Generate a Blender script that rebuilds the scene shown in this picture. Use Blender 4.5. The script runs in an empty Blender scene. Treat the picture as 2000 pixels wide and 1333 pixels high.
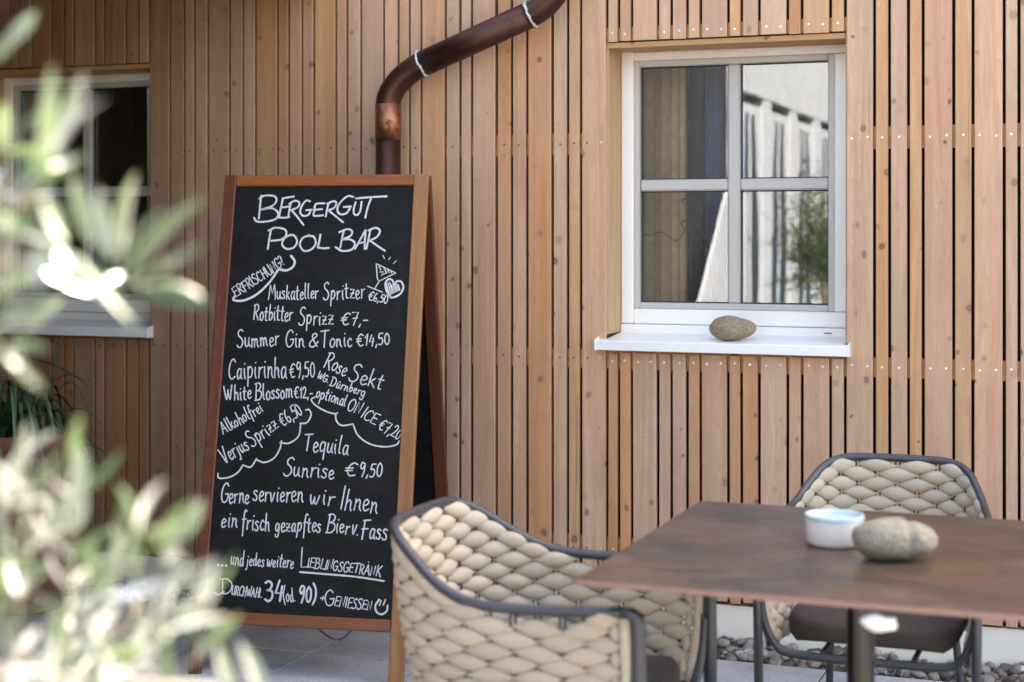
import bpy, bmesh, math, random
from mathutils import Vector, Matrix, noise

# ------------------------------------------------------------------ camera, sky, sun, exposure
scene = bpy.context.scene
YAW = math.atan(3140.0 / 8200.0)
F, CX, HY = 3140.0, 1000.0, 454.0          # focal length in photo pixels, centre column, horizon row
EYE = 1.4
RX, RY = math.cos(YAW), math.sin(YAW)      # camera right = (RX, RY), camera forward = (-RY, RX)

cam = bpy.data.cameras.new('camera')
cam.sensor_width = 36.0
cam.lens = F / 2000.0 * 36.0
cam.shift_y = -(666.5 - HY) / 2000.0
cam.clip_start, cam.clip_end = 0.05, 500
cam.dof.use_dof = True
cam.dof.focus_distance = 5.15
cam.dof.aperture_fstop = 2.4
cam_ob = bpy.data.objects.new('camera', cam)
cam_ob.location = (0, 0, EYE)
cam_ob.rotation_euler = (math.pi / 2, 0, YAW)
scene.collection.objects.link(cam_ob)
scene.camera = cam_ob

SUN_EL, SUN_AZ = math.radians(50), math.radians(35)      # azimuth from +Y towards +X
world = bpy.data.worlds.new('World')
scene.world = world
world.use_nodes = True
wn = world.node_tree
for n in list(wn.nodes):
    wn.nodes.remove(n)
w_out = wn.nodes.new('ShaderNodeOutputWorld')
w_bg = wn.nodes.new('ShaderNodeBackground')
w_sky = wn.nodes.new('ShaderNodeTexSky')
w_sky.sky_type = 'NISHITA'
w_sky.sun_disc = False
w_sky.sun_elevation = SUN_EL
w_sky.sun_rotation = SUN_AZ
w_sky.air_density = 1.0
w_sky.dust_density = 4.0
w_sky.ozone_density = 0.6
w_bg.inputs['Strength'].default_value = 0.13
wn.links.new(w_sky.outputs[0], w_bg.inputs['Color'])
wn.links.new(w_bg.outputs[0], w_out.inputs['Surface'])

sun = bpy.data.lights.new('sun', 'SUN')
sun.energy = 3.4
sun.angle = math.radians(0.53)
sun.color = (1.0, 0.955, 0.88)
sun_ob = bpy.data.objects.new('sun', sun)
sd = Vector((math.sin(SUN_AZ) * math.cos(SUN_EL), math.cos(SUN_AZ) * math.cos(SUN_EL), math.sin(SUN_EL)))
sun_ob.rotation_euler = sd.to_track_quat('Z', 'Y').to_euler()
sun_ob.location = (4, 12, 14)
scene.collection.objects.link(sun_ob)

vs = scene.view_settings
scene.display_settings.display_device = 'sRGB'
vs.view_transform = 'Standard'
vs.look = 'None'
vs.exposure = 2.97
vs.gamma = 1.0
vs.use_curve_mapping = False
vs.use_white_balance = True
vs.white_balance_temperature = 7350
vs.white_balance_tint = 10
scene.cycles.use_denoising = True
scene.cycles.max_bounces = 8
scene.cycles.diffuse_bounces = 5
scene.cycles.transparent_max_bounces = 12
scene.cycles.sample_clamp_indirect = 6.0
scene.cycles.caustics_reflective = False
scene.cycles.caustics_refractive = False

# ------------------------------------------------------------------ geometry helpers
COL = scene.collection
V = Vector


def ray(px, py):
    a = (px - CX) / F
    return V((RX * a - RY, RY * a + RX, (HY - py) / F))


EYEP = V((0, 0, EYE))


def at_depth(px, py, z):
    return EYEP + ray(px, py) * z


def on_y(px, py, y):
    d = ray(px, py)
    return EYEP + d * (y / d.y)


def on_z(px, py, z):
    d = ray(px, py)
    return EYEP + d * ((z - EYE) / d.z)


def on_plane(px, py, o, n):
    d = ray(px, py)
    return EYEP + d * ((o - EYEP).dot(n) / d.dot(n))


class MB:
    """collects vertices and faces"""
    def __init__(self):
        self.v, self.f, self.s = [], [], []

    def add(self, vs_, fs, smooth=False):
        b = len(self.v)
        self.v += [V(p) for p in vs_]
        self.f += [tuple(i + b for i in f) for f in fs]
        self.s += [smooth] * len(fs)
        return self

    def box(self, x0, x1, y0, y1, z0, z1):
        self.add([(x0, y0, z0), (x1, y0, z0), (x1, y1, z0), (x0, y1, z0), (x0, y0, z1), (x1, y0, z1), (x1, y1, z1), (x0, y1, z1)],
                 [(0, 3, 2, 1), (4, 5, 6, 7), (0, 1, 5, 4), (1, 2, 6, 5), (2, 3, 7, 6), (3, 0, 4, 7)])
        return self

    def cbox(self, x0, x1, y0, y1, z0, z1, c=0.002):
        """box with every edge chamfered"""
        bm = bmesh.new()
        m = Matrix.Translation(((x0 + x1) / 2, (y0 + y1) / 2, (z0 + z1) / 2)) @ Matrix.Diagonal((x1 - x0, y1 - y0, z1 - z0, 1))
        bmesh.ops.create_cube(bm, size=1, matrix=m)
        bmesh.ops.bevel(bm, geom=list(bm.edges), offset=c, segments=1, affect='EDGES', profile=0.5)
        self.bm(bm)
        return self

    def bm(self, bm, smooth=False):
        bm.verts.ensure_lookup_table()
        bm.verts.index_update()
        self.add([v.co.copy() for v in bm.verts], [[v.index for v in f.verts] for f in bm.faces], smooth)
        bm.free()
        return self

    def xform(self, m):
        self.v = [m @ p for p in self.v]
        return self

    def tube(self, pts, r, seg=10, closed=False, flat=1.0, caps=True):
        pts = [V(p) for p in pts]
        n = len(pts)
        rr = r if isinstance(r, (list, tuple)) else [r] * n
        rings = []
        up = None
        for i, p in enumerate(pts):
            a = pts[(i - 1) % n] if (closed or i) else p
            b = pts[(i + 1) % n] if (closed or i < n - 1) else p
            t = (b - a).normalized()
            if up is None:
                up = V((0, 0, 1)) if abs(t.z) < 0.9 else V((1, 0, 0))
            side = t.cross(up)
            if side.length < 1e-6:
                side = t.orthogonal()
            side.normalize()
            up = side.cross(t).normalized()
            rings.append([p + side * (math.cos(k * 2 * math.pi / seg) * rr[i]) + up * (math.sin(k * 2 * math.pi / seg) * rr[i] * flat) for k in range(seg)])
        vs_ = [q for ring in rings for q in ring]
        fs = []
        m = n if closed else n - 1
        for i in range(m):
            j = (i + 1) % n
            for k in range(seg):
                l = (k + 1) % seg
                fs.append((i * seg + k, i * seg + l, j * seg + l, j * seg + k))
        if caps and not closed:
            fs.append(tuple(reversed(range(seg))))
            fs.append(tuple((n - 1) * seg + k for k in range(seg)))
        self.add(vs_, fs, True)
        return self

    def lathe(self, prof, seg=32, c=(0, 0, 0)):
        c = V(c)
        vs_, fs = [], []
        for r, z in prof:
            for k in range(seg):
                a = 2 * math.pi * k / seg
                vs_.append(c + V((r * math.cos(a), r * math.sin(a), z)))
        for i in range(len(prof) - 1):
            for k in range(seg):
                l = (k + 1) % seg
                fs.append((i * seg + k, i * seg + l, (i + 1) * seg + l, (i + 1) * seg + k))
        self.add(vs_, fs, True)
        return self

    def mesh(self, name, mats):
        me = bpy.data.meshes.new(name)
        me.from_pydata([tuple(p) for p in self.v], [], self.f)
        me.polygons.foreach_set('use_smooth', self.s)
        for m in (mats if isinstance(mats, (list, tuple)) else [mats]):
            me.materials.append(m)
        me.update()
        return me

    def build(self, name, mat, parent=None, recenter=True, smooth_angle=None):
        """ONE mesh object; the vertices are world coordinates (parents here are never rotated at build time)"""
        c = V((0, 0, 0))
        if recenter and self.v:
            lo = V([min(p[i] for p in self.v) for i in range(3)])
            hi = V([max(p[i] for p in self.v) for i in range(3)])
            c = (lo + hi) / 2
            self.v = [p - c for p in self.v]
        me = self.mesh(name, mat)
        o = bpy.data.objects.new(name, me)
        COL.objects.link(o)
        if parent is not None:
            o.parent = parent
            c = c - wloc(parent)
        o.location = c
        return o


def wloc(o):
    p = V((0, 0, 0))
    while o is not None:
        p += o.location
        o = o.parent
    return p


def tag(o, label=None, cat=None, group=None, kind=None):
    if label:
        o['label'] = label
    if cat:
        o['category'] = cat
    if group:
        o['group'] = group
    if kind:
        o['kind'] = kind
    return o


def thing(name, loc, label, cat, group=None):
    o = bpy.data.objects.new(name, None)
    o.empty_display_size = 0.1
    o.location = loc
    COL.objects.link(o)
    return tag(o, label, cat, group)


def copy_tree(o, parent=None):
    c = o.copy()
    COL.objects.link(c)
    c.parent = parent
    for ch in list(o.children):
        copy_tree(ch, c)
    return c


def catmull(pts, n=8, closed=False):
    pts = [V(p) for p in pts]
    out = []
    m = len(pts)
    if m < 3 and not closed:
        return pts
    rng = range(m) if closed else range(m - 1)
    for i in rng:
        p0 = pts[(i - 1) % m] if (closed or i > 0) else pts[0] * 2 - pts[1]
        p1 = pts[i]
        p2 = pts[(i + 1) % m]
        p3 = pts[(i + 2) % m] if (closed or i + 2 < m) else pts[-1] * 2 - pts[-2]
        for k in range(n):
            t = k / n
            out.append(0.5 * ((2 * p1) + (p2 - p0) * t + (2 * p0 - 5 * p1 + 4 * p2 - p3) * t * t + (3 * p1 - p0 - 3 * p2 + p3) * t ** 3))
    if not closed:
        out.append(pts[-1])
    return out


# ------------------------------------------------------------------ material helpers
class NT:
    def __init__(self, name):
        self.m = bpy.data.materials.new(name)
        self.m.use_nodes = True
        self.t = self.m.node_tree
        self.b = self.t.nodes['Principled BSDF']
        self.out = self.t.nodes['Material Output']

    def n(self, typ, **kw):
        nd = self.t.nodes.new(typ)
        for k, v_ in kw.items():
            if k.startswith('i_'):
                nd.inputs[k[2:].replace('_', ' ')].default_value = v_
            else:
                setattr(nd, k, v_)
        return nd

    def l(self, a, b):
        self.t.links.new(a, b)

    def coords(self, scale=(1, 1, 1), rnd=0.0):
        tc = self.n('ShaderNodeTexCoord')
        mp = self.n('ShaderNodeMapping')
        mp.inputs['Scale'].default_value = scale
        self.l(tc.outputs['Object'], mp.inputs['Vector'])
        if rnd:
            oi = self.n('ShaderNodeObjectInfo')
            mu = self.n('ShaderNodeMath', operation='MULTIPLY')
            mu.inputs[1].default_value = rnd
            self.l(oi.outputs['Random'], mu.inputs[0])
            cb = self.n('ShaderNodeCombineXYZ')
            for i in range(3):
                self.l(mu.outputs[0], cb.inputs[i])
            self.l(cb.outputs[0], mp.inputs['Location'])
        return mp.outputs[0]

    def noise(self, vec, scale, detail=3, rough=0.5, dist=0.0):
        nd = self.n('ShaderNodeTexNoise')
        nd.inputs['Scale'].default_value = scale
        nd.inputs['Detail'].default_value = detail
        nd.inputs['Roughness'].default_value = rough
        nd.inputs['Distortion'].default_value = dist
        self.l(vec, nd.inputs['Vector'])
        return nd.outputs['Fac']

    def ramp(self, fac, stops):
        nd = self.n('ShaderNodeValToRGB')
        e = nd.color_ramp.elements
        while len(e) < len(stops):
            e.new(0.5)
        for i, (p, c) in enumerate(stops):
            e[i].position = p
            e[i].color = (c[0], c[1], c[2], 1) if not isinstance(c, (int, float)) else (c, c, c, 1)
        self.l(fac, nd.inputs[0])
        return nd.outputs[0]

    def mix(self, a, b, fac, mode='MIX'):
        nd = self.n('ShaderNodeMix', data_type='RGBA', blend_type=mode)
        for val, idx in ((a, 6), (b, 7)):
            if isinstance(val, (tuple, list)):
                nd.inputs[idx].default_value = (val[0], val[1], val[2], 1)
            else:
                self.l(val, nd.inputs[idx])
        if isinstance(fac, (int, float)):
            nd.inputs[0].default_value = fac
        else:
            self.l(fac, nd.inputs[0])
        return nd.outputs[2]

    def bump(self, h, strength=0.3, dist=0.001):
        nd = self.n('ShaderNodeBump')
        nd.inputs['Strength'].default_value = strength
        nd.inputs['Distance'].default_value = dist
        self.l(h, nd.inputs['Height'])
        self.l(nd.outputs[0], self.b.inputs['Normal'])

    def col(self, c):
        if isinstance(c, (tuple, list)):
            self.b.inputs['Base Color'].default_value = (c[0], c[1], c[2], 1)
        else:
            self.l(c, self.b.inputs['Base Color'])
        return self

    def rough(self, r):
        if isinstance(r, (int, float)):
            self.b.inputs['Roughness'].default_value = r
        else:
            self.l(r, self.b.inputs['Roughness'])
        return self


def plain(name, c, rough=0.5, metal=0.0, spec=0.5, var=0.12, vscale=30, bump=0.0, bscale=400):
    t = NT(name)
    vec = t.coords()
    n1 = t.noise(vec, vscale, 4, 0.6)
    lo = tuple(x * (1 - var) for x in c)
    hi = tuple(min(1, x * (1 + var)) for x in c)
    t.col(t.ramp(n1, [(0.3, lo), (0.7, hi)]))
    t.rough(rough)
    t.b.inputs['Metallic'].default_value = metal
    t.b.inputs['Specular IOR Level'].default_value = spec
    if bump:
        t.bump(t.noise(vec, bscale, 3), bump, 0.0006)
    return t.m


def wood(name, c_light, c_dark, axis='Z', knots=True, tint=False, rough=0.6, grain=0.35, knot_scale=9.0, coat=0.0, knot_col=(0.10, 0.042, 0.02)):
    t = NT(name)
    k = {'Z': (1, 1, 0.03), 'X': (0.03, 1, 1)}[axis]
    vec = t.coords(k, 37.0)
    fine = t.noise(vec, 420, 4, 0.6)
    broad = t.noise(vec, 34, 3, 0.55, 0.8)
    # cathedral figure: rings of a slowly wandering field
    k2 = {'Z': (1, 1, 0.10), 'X': (0.10, 1, 1)}[axis]
    v2 = t.coords(k2, 11.0)
    fld = t.noise(v2, 9, 2, 0.45)
    mu = t.n('ShaderNodeMath', operation='MULTIPLY')
    mu.inputs[1].default_value = 26.0
    t.l(fld, mu.inputs[0])
    fr = t.n('ShaderNodeMath', operation='FRACT')
    t.l(mu.outputs[0], fr.inputs[0])
    rings = t.ramp(fr.outputs[0], [(0.0, 0.0), (0.72, 0.55), (0.92, 1.0), (1.0, 0.0)])
    base = t.mix(c_light, c_dark, t.ramp(broad, [(0.3, 0.0), (0.75, 1.0)]))
    base = t.mix(base, c_dark, t.mix((0, 0, 0), rings, grain))
    base = t.mix(base, t.mix(base, c_dark, 0.75), t.ramp(fine, [(0.42, 0.0), (0.72, 0.8)]))
    # grey weathered veil on some boards
    if tint:
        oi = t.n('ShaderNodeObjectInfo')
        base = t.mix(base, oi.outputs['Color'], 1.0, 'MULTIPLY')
        sil = t.noise(t.coords({'Z': (1, 1, .25), 'X': (.25, 1, 1)}[axis], 5.0), 3.0, 3, 0.6)
        base = t.mix(base, t.mix(base, (0.54, 0.38, 0.28), 0.30), t.ramp(sil, [(0.42, 0.0), (0.68, 1.0)]))
    hgt = fine
    if tint:
        blot = t.noise(t.coords((1, 1, .3), 17.0), 7, 5, 0.65, 0.5)
        base = t.mix(base, t.mix(base, (0.22, 0.11, 0.06), 0.40), t.ramp(blot, [(0.50, 0.0), (0.78, 0.75)]))
        chk = t.noise(t.coords((1, 1, .010), 29.0), 150, 2, 0.5)
        base = t.mix(base, (0.14, 0.08, 0.05), t.ramp(chk, [(0.70, 0.0), (0.76, 0.55)]))
    if knots:
        k3 = {'Z': (1, 0.2, 0.8), 'X': (0.8, 0.2, 1)}[axis]
        v3 = t.coords(k3, 23.0)
        wob = t.n('ShaderNodeTexNoise')
        wob.inputs['Scale'].default_value = 18
        t.l(v3, wob.inputs['Vector'])
        vm = t.n('ShaderNodeVectorMath', operation='MULTIPLY_ADD')
        vm.inputs[1].default_value = (0.022, 0.022, 0.022)
        t.l(wob.outputs['Color'], vm.inputs[0])
        t.l(v3, vm.inputs[2])
        vo = t.n('ShaderNodeTexVoronoi', voronoi_dimensions='2D')
        vo.inputs['Scale'].default_value = knot_scale
        sx = t.n('ShaderNodeSeparateXYZ')
        t.l(vm.outputs[0], sx.inputs[0])
        cx_ = t.n('ShaderNodeCombineXYZ')
        t.l(sx.outputs[0], cx_.inputs[0])
        t.l(sx.outputs[2], cx_.inputs[1])
        t.l(cx_.outputs[0], vo.inputs['Vector'])
        sep = t.n('ShaderNodeSeparateColor')
        t.l(vo.outputs['Color'], sep.inputs[0])
        # knot radius differs from cell to cell
        rad = t.n('ShaderNodeMapRange')
        rad.inputs[1].default_value, rad.inputs[2].default_value = 0.1, 1.0
        rad.inputs[3].default_value, rad.inputs[4].default_value = 0.004, 0.085
        t.l(sep.outputs[0], rad.inputs[0])
        dv = t.n('ShaderNodeMath', operation='DIVIDE')
        t.l(vo.outputs['Distance'], dv.inputs[0])
        t.l(rad.outputs[0], dv.inputs[1])
        q = t.n('ShaderNodeMath', operation='MULTIPLY')
        q.inputs[1].default_value = 0.5
        t.l(dv.outputs[0], q.inputs[0])
        core = t.ramp(q.outputs[0], [(0.0, 0.75), (0.22, 0.55), (0.38, 0.95), (0.5, 0.45), (0.72, 0.12), (1.0, 0.0)])
        strength = t.n('ShaderNodeMapRange')
        strength.inputs[1].default_value, strength.inputs[2].default_value = 0.2, 0.9
        strength.inputs[3].default_value, strength.inputs[4].default_value = 0.25, 1.0
        t.l(sep.outputs[1], strength.inputs[0])
        mm = t.n('ShaderNodeMath', operation='MULTIPLY')
        t.l(core, mm.inputs[0])
        t.l(strength.outputs[0], mm.inputs[1])
        base = t.mix(base, knot_col, mm.outputs[0])
    t.col(base)
    t.rough(rough)
    t.b.inputs['Specular IOR Level'].default_value = 0.35
    if coat:
        t.b.inputs['Coat Weight'].default_value = coat
        t.b.inputs['Coat Roughness'].default_value = 0.35
    t.bump(hgt, 0.35, 0.0006)
    return t.m


M = {}
M['plank'] = wood('larch_plank', (0.65, 0.436, 0.298), (0.47, 0.262, 0.152), tint=True, rough=0.62, grain=0.42)
M['batten'] = wood('batten_wood', (0.74, 0.42, 0.19), (0.50, 0.24, 0.10), axis='X', rough=0.6)
M['reveal'] = wood('reveal_wood', (0.64, 0.43, 0.25), (0.48, 0.27, 0.12), rough=0.5, grain=0.6)
M['reveal_x'] = wood('reveal_head_wood', (0.58, 0.34, 0.15), (0.38, 0.18, 0.07), axis='X', rough=0.5)
M['stile_light'] = wood('oiled_pine', (0.37, 0.17, 0.06), (0.19, 0.07, 0.02), knots=False, rough=0.42, coat=0.1, grain=0.3)
M['stile_red'] = wood('stained_pine', (0.17, 0.048, 0.016), (0.07, 0.016, 0.007), knots=True, rough=0.5, coat=0.1, grain=0.7, knot_scale=3, knot_col=(0.04, 0.012, 0.006))
M['rail_red'] = wood('stained_rail', (0.26, 0.075, 0.018), (0.11, 0.026, 0.008), axis='X', knots=True, rough=0.4, coat=0.3, grain=0.7, knot_scale=2.2, knot_col=(0.04, 0.012, 0.006))
M['rail_orange'] = wood('stained_top_rail', (0.36, 0.115, 0.018), (0.17, 0.04, 0.008), axis='X', knots=False, rough=0.5, coat=0.1, grain=0.5)
M['soffit'] = wood('soffit_boards', (0.22, 0.11, 0.045), (0.12, 0.055, 0.02), axis='X', rough=0.6)
M['membrane'] = plain('black_membrane', (0.008, 0.008, 0.009), 0.8)
M['plinth'] = plain('plinth_render', (0.86, 0.79, 0.66), 0.9, bump=0.5, bscale=300, vscale=6, var=0.06)
M['white'] = plain('white_window_paint', (0.86, 0.82, 0.765), 0.35, var=0.02, vscale=3)
M['sash'] = plain('sash_grey_paint', (0.50, 0.47, 0.43), 0.4, var=0.03, vscale=5)
M['gasket'] = plain('gasket', (0.02, 0.02, 0.022), 0.6)
M['sill'] = plain('sill_metal', (0.82, 0.79, 0.75), 0.28, var=0.02, vscale=3)
M['screw'] = plain('screw_steel', (0.70, 0.66, 0.60), 0.35, metal=0.6)
M['screw_dark'] = plain('screw_hole', (0.05, 0.03, 0.02), 0.6)
M['render_white'] = plain('white_wall_render', (0.70, 0.68, 0.65), 0.9, bump=0.4, bscale=120, vscale=4, var=0.06)
M['inner'] = plain('room_wall', (0.20, 0.18, 0.16), 0.9)
M['room_floor'] = plain('room_floor', (0.10, 0.07, 0.05), 0.6)
M['curtain_beige'] = plain('curtain_beige', (0.80, 0.56, 0.32), 0.9, bump=0.5, bscale=500)
M['curtain_navy'] = plain('curtain_navy', (0.11, 0.15, 0.30), 0.8, bump=0.5, bscale=500)
M['curtain_dark'] = plain('curtain_dark', (0.02, 0.022, 0.03), 0.8)
M['twig'] = plain('twig_bark', (0.09, 0.035, 0.03), 0.7)
M['frame_metal'] = plain('chair_powder_coat', (0.036, 0.039, 0.046), 0.34, var=0.05, spec=0.6, bump=0.15, bscale=900)
M['rod'] = plain('chair_rod', (0.035, 0.03, 0.03), 0.5)
M['cushion'] = plain('cushion_fabric', (0.055, 0.04, 0.034), 0.95, bump=0.8, bscale=900)
M['foot'] = plain('foot_plastic', (0.02, 0.02, 0.02), 0.6)
M['ceramic'] = plain('ceramic_white', (0.76, 0.69, 0.63), 0.3, var=0.02)
M['glaze'] = plain('pale_blue_glaze', (0.42, 0.52, 0.54), 0.35, var=0.10, vscale=60)
M['clip'] = plain('white_plastic_clip', (0.74, 0.71, 0.65), 0.5, var=0.04)
M['leaf_dark'] = plain('strap_leaf', (0.035, 0.075, 0.028), 0.45, var=0.4, vscale=20)
M['pot_clay'] = plain('pot_terracotta', (0.20, 0.07, 0.045), 0.8, var=0.2, vscale=8)
M['soil'] = plain('soil', (0.03, 0.022, 0.016), 1.0, bump=1.0)
M['shed'] = plain('dark_wood_stain', (0.022, 0.022, 0.026), 0.7, var=.3)
M['annex'] = plain('annex_pale_grey_render', (0.52, 0.55, 0.60), 0.9, vscale=3, var=0.1)
M['canvas'] = plain('white_canvas', (0.74, 0.73, 0.71), 0.9)
M['facade_dark'] = plain('facade_shadow_glass', (0.05, 0.075, 0.11), 0.6, spec=0.0)
M['zinc'] = plain('zinc_pot', (0.16, 0.16, 0.16), 0.55)
M['bark'] = plain('olive_bark', (0.22, 0.19, 0.15), 0.9, var=0.3, vscale=60, bump=1.0, bscale=200)
M['twig_pale'] = plain('olive_young_stem', (0.34, 0.33, 0.22), 0.7, var=0.15)


def mat_board():
    t = NT('chalkboard_black')
    vec = t.coords()
    n1 = t.noise(vec, 7, 5, 0.65, 0.6)
    n2 = t.noise(t.coords((1, 1, 0.25)), 60, 3, 0.6)
    c = t.mix((0.0062, 0.0062, 0.0062), (0.0115, 0.0115, 0.0112), t.ramp(n1, [(0.4, 0.0), (0.75, 1.0)]))
    c = t.mix(c, (0.022, 0.022, 0.023), t.ramp(t.noise(t.coords((1, 1, 2.2)), 5, 5, 0.7, 1.5), [(0.52, 0.0), (0.78, 0.7)]))
    c = t.mix(c, (0.02, 0.02, 0.02), t.ramp(n2, [(0.62, 0.0), (0.85, 0.5)]))
    t.col(c)
    t.rough(t.ramp(n1, [(0.3, 0.42), (0.7, 0.6)]))
    t.b.inputs['Specular IOR Level'].default_value = 0.16
    return t.m


def mat_chalk():
    t = NT('chalk_pen')
    vec = t.coords()
    n1 = t.noise(vec, 260, 3, 0.6)
    n2 = t.noise(vec, 30, 2, 0.5)
    c = t.mix((0.46, 0.46, 0.46), (0.64, 0.64, 0.64), t.ramp(n1, [(0.35, 0.0), (0.6, 1.0)]))
    c = t.mix(c, (0.34, 0.34, 0.35), t.ramp(n2, [(0.48, 0.0), (0.75, 0.6)]))
    t.col(c)
    t.rough(0.85)
    return t.m


def mat_slab():
    t = NT('granite_concrete_slab')
    vec = t.coords((1, 1, 1), 9.0)
    sp = t.noise(vec, 330, 2, 0.75)
    sp2 = t.noise(vec, 150, 2, 0.6)
    blot = t.noise(vec, 5, 4, 0.6)
    oi = t.n('ShaderNodeObjectInfo')
    c = t.ramp(sp, [(0.30, (0.14, 0.14, 0.142)), (0.45, (0.38, 0.38, 0.385)), (0.62, (0.54, 0.54, 0.54)), (0.75, (0.72, 0.71, 0.7))])
    c = t.mix(c, (0.13, 0.125, 0.12), t.ramp(sp2, [(0.58, 0.0), (0.72, 0.7)]))
    c = t.mix(c, t.mix(c, (0.20, 0.19, 0.18), 0.6), t.ramp(blot, [(0.42, 0.0), (0.68, 0.8)]))
    c = t.mix(c, t.ramp(oi.outputs['Random'], [(0.0, (0.82, 0.82, 0.84)), (1.0, (1, 1, 1))]), 1.0, 'MULTIPLY')
    t.col(c)
    t.rough(0.85)
    t.bump(sp, 0.4, 0.001)
    return t.m


def mat_ground():
    t = NT('ground_gravelly')
    vec = t.coords()
    c = t.ramp(t.noise(vec, 8, 6, 0.7), [(0.3, (0.20, 0.19, 0.17)), (0.7, (0.36, 0.35, 0.33))])
    t.col(c)
    t.rough(0.95)
    return t.m


def mat_pebble():
    t = NT('river_pebble')
    vec = t.coords((1, 1, 1))
    vo = t.n('ShaderNodeTexVoronoi')
    vo.inputs['Scale'].default_value = 28
    t.l(vec, vo.inputs['Vector'])
    sep = t.n('ShaderNodeSeparateColor')
    t.l(vo.outputs['Color'], sep.inputs[0])
    c = t.ramp(sep.outputs[0], [(0.0, (0.07, 0.055, 0.045)), (0.3, (0.16, 0.12, 0.09)), (0.55, (0.30, 0.26, 0.21)), (0.8, (0.20, 0.17, 0.15)), (1.0, (0.52, 0.49, 0.44))])
    c = t.mix(c, (0.06, 0.05, 0.04), t.ramp(t.noise(vec, 200, 3, 0.6), [(0.5, 0.0), (0.8, 0.6)]))
    t.col(c)
    t.rough(0.6)
    return t.m


def mat_stone(name, base, dark, light):
    t = NT(name)
    vec = t.coords()
    a = t.noise(vec, 190, 4, 0.7)
    b = t.noise(vec, 30, 3, 0.6)
    c = t.ramp(a, [(0.32, dark), (0.5, base), (0.68, light)])
    c = t.mix(c, dark, t.ramp(b, [(0.45, 0.0), (0.8, 0.45)]))
    c = t.mix(c, (0.52, 0.50, 0.45), t.ramp(t.noise(vec, 420, 1, 0.5), [(0.66, 0.0), (0.72, 0.8)]))
    t.col(c)
    t.rough(0.72)
    t.bump(a, 0.35, 0.0012)
    return t.m


def mat_table():
    t = NT('table_rust_laminate')
    v = t.coords((1, 1.6, 1))
    a = t.noise(v, 3.2, 6, 0.65, 0.4)
    b = t.noise(v, 14, 6, 0.7, 0.3)
    d = t.noise(v, 90, 3, 0.6)
    c = t.ramp(a, [(0.34, (0.024, 0.017, 0.014)), (0.45, (0.040, 0.025, 0.019)), (0.55, (0.074, 0.036, 0.021)), (0.64, (0.056, 0.046, 0.037))])
    c = t.mix(c, (0.10, 0.066, 0.050), t.ramp(b, [(0.5, 0.0), (0.75, 0.6)]))
    c = t.mix(c, (0.12, 0.10, 0.085), t.ramp(t.noise(v, 5, 5, 0.7, 1.2), [(0.52, 0.0), (0.72, 0.5)]))
    c = t.mix(c, (0.020, 0.014, 0.012), t.ramp(d, [(0.55, 0.0), (0.8, 0.5)]))
    t.col(c)
    t.rough(t.ramp(b, [(0.3, 0.30), (0.7, 0.44)]))
    t.bump(d, 0.1, 0.0004)
    return t.m


def mat_pad():
    t = NT('woven_rope_fabric')
    vec = t.coords()
    wv = t.n('ShaderNodeTexWave', wave_type='BANDS', bands_direction='DIAGONAL')
    wv.inputs['Scale'].default_value = 160
    wv.inputs['Distortion'].default_value = 2
    t.l(vec, wv.inputs['Vector'])
    n1 = t.noise(vec, 25, 3, 0.6)
    oi = t.n('ShaderNodeObjectInfo')
    c = t.ramp(n1, [(0.3, (0.47, 0.385, 0.285)), (0.7, (0.58, 0.49, 0.375))])
    c = t.mix(c, t.ramp(oi.outputs['Random'], [(0, (0.86, 0.87, 0.86)), (1, (1.04, 1.02, 1.0))]), 1.0, 'MULTIPLY')
    c = t.mix(c, (0.37, 0.30, 0.22), t.mix((0, 0, 0), wv.outputs['Color'], 0.25))
    t.col(c)
    t.rough(0.95)
    t.b.inputs['Sheen Weight'].default_value = 0.15
    t.bump(wv.outputs['Fac'], 0.4, 0.0007)
    return t.m


def mat_copper(name, shiny):
    t = NT(name)
    vec = t.coords((1, 1, 1))
    a = t.noise(vec, 11, 5, 0.7, 0.6)
    b = t.noise(t.coords((1, 1, .35)), 90, 4, 0.7)
    if shiny:
        c = t.ramp(a, [(0.38, (0.26, 0.095, 0.05)), (0.52, (0.44, 0.19, 0.11)), (0.62, (0.12, 0.045, 0.028))])
        t.rough(t.ramp(b, [(0.3, 0.38), (0.7, 0.55)]))
    else:
        c = t.ramp(a, [(0.3, (0.045, 0.022, 0.018)), (0.55, (0.085, 0.036, 0.026)), (0.75, (0.038, 0.02, 0.018))])
        c = t.mix(c, (0.15, 0.065, 0.045), t.ramp(b, [(0.6, 0.0), (0.8, 0.55)]))
        t.rough(t.ramp(b, [(0.3, 0.30), (0.75, 0.5)]))
    t.col(c)
    t.b.inputs['Metallic'].default_value = 0.9 if shiny else 0.7
    t.bump(b, 0.15, 0.001)
    return t.m


def mat_steel():
    t = NT('brushed_steel')
    b = t.noise(t.coords((1, 1, .02)), 300, 3, 0.6)
    t.col(t.ramp(b, [(0.3, (0.035, 0.034, 0.033)), (0.7, (0.055, 0.054, 0.053))]))
    t.rough(0.28)
    t.b.inputs['Metallic'].default_value = 1.0
    return t.m


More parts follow.
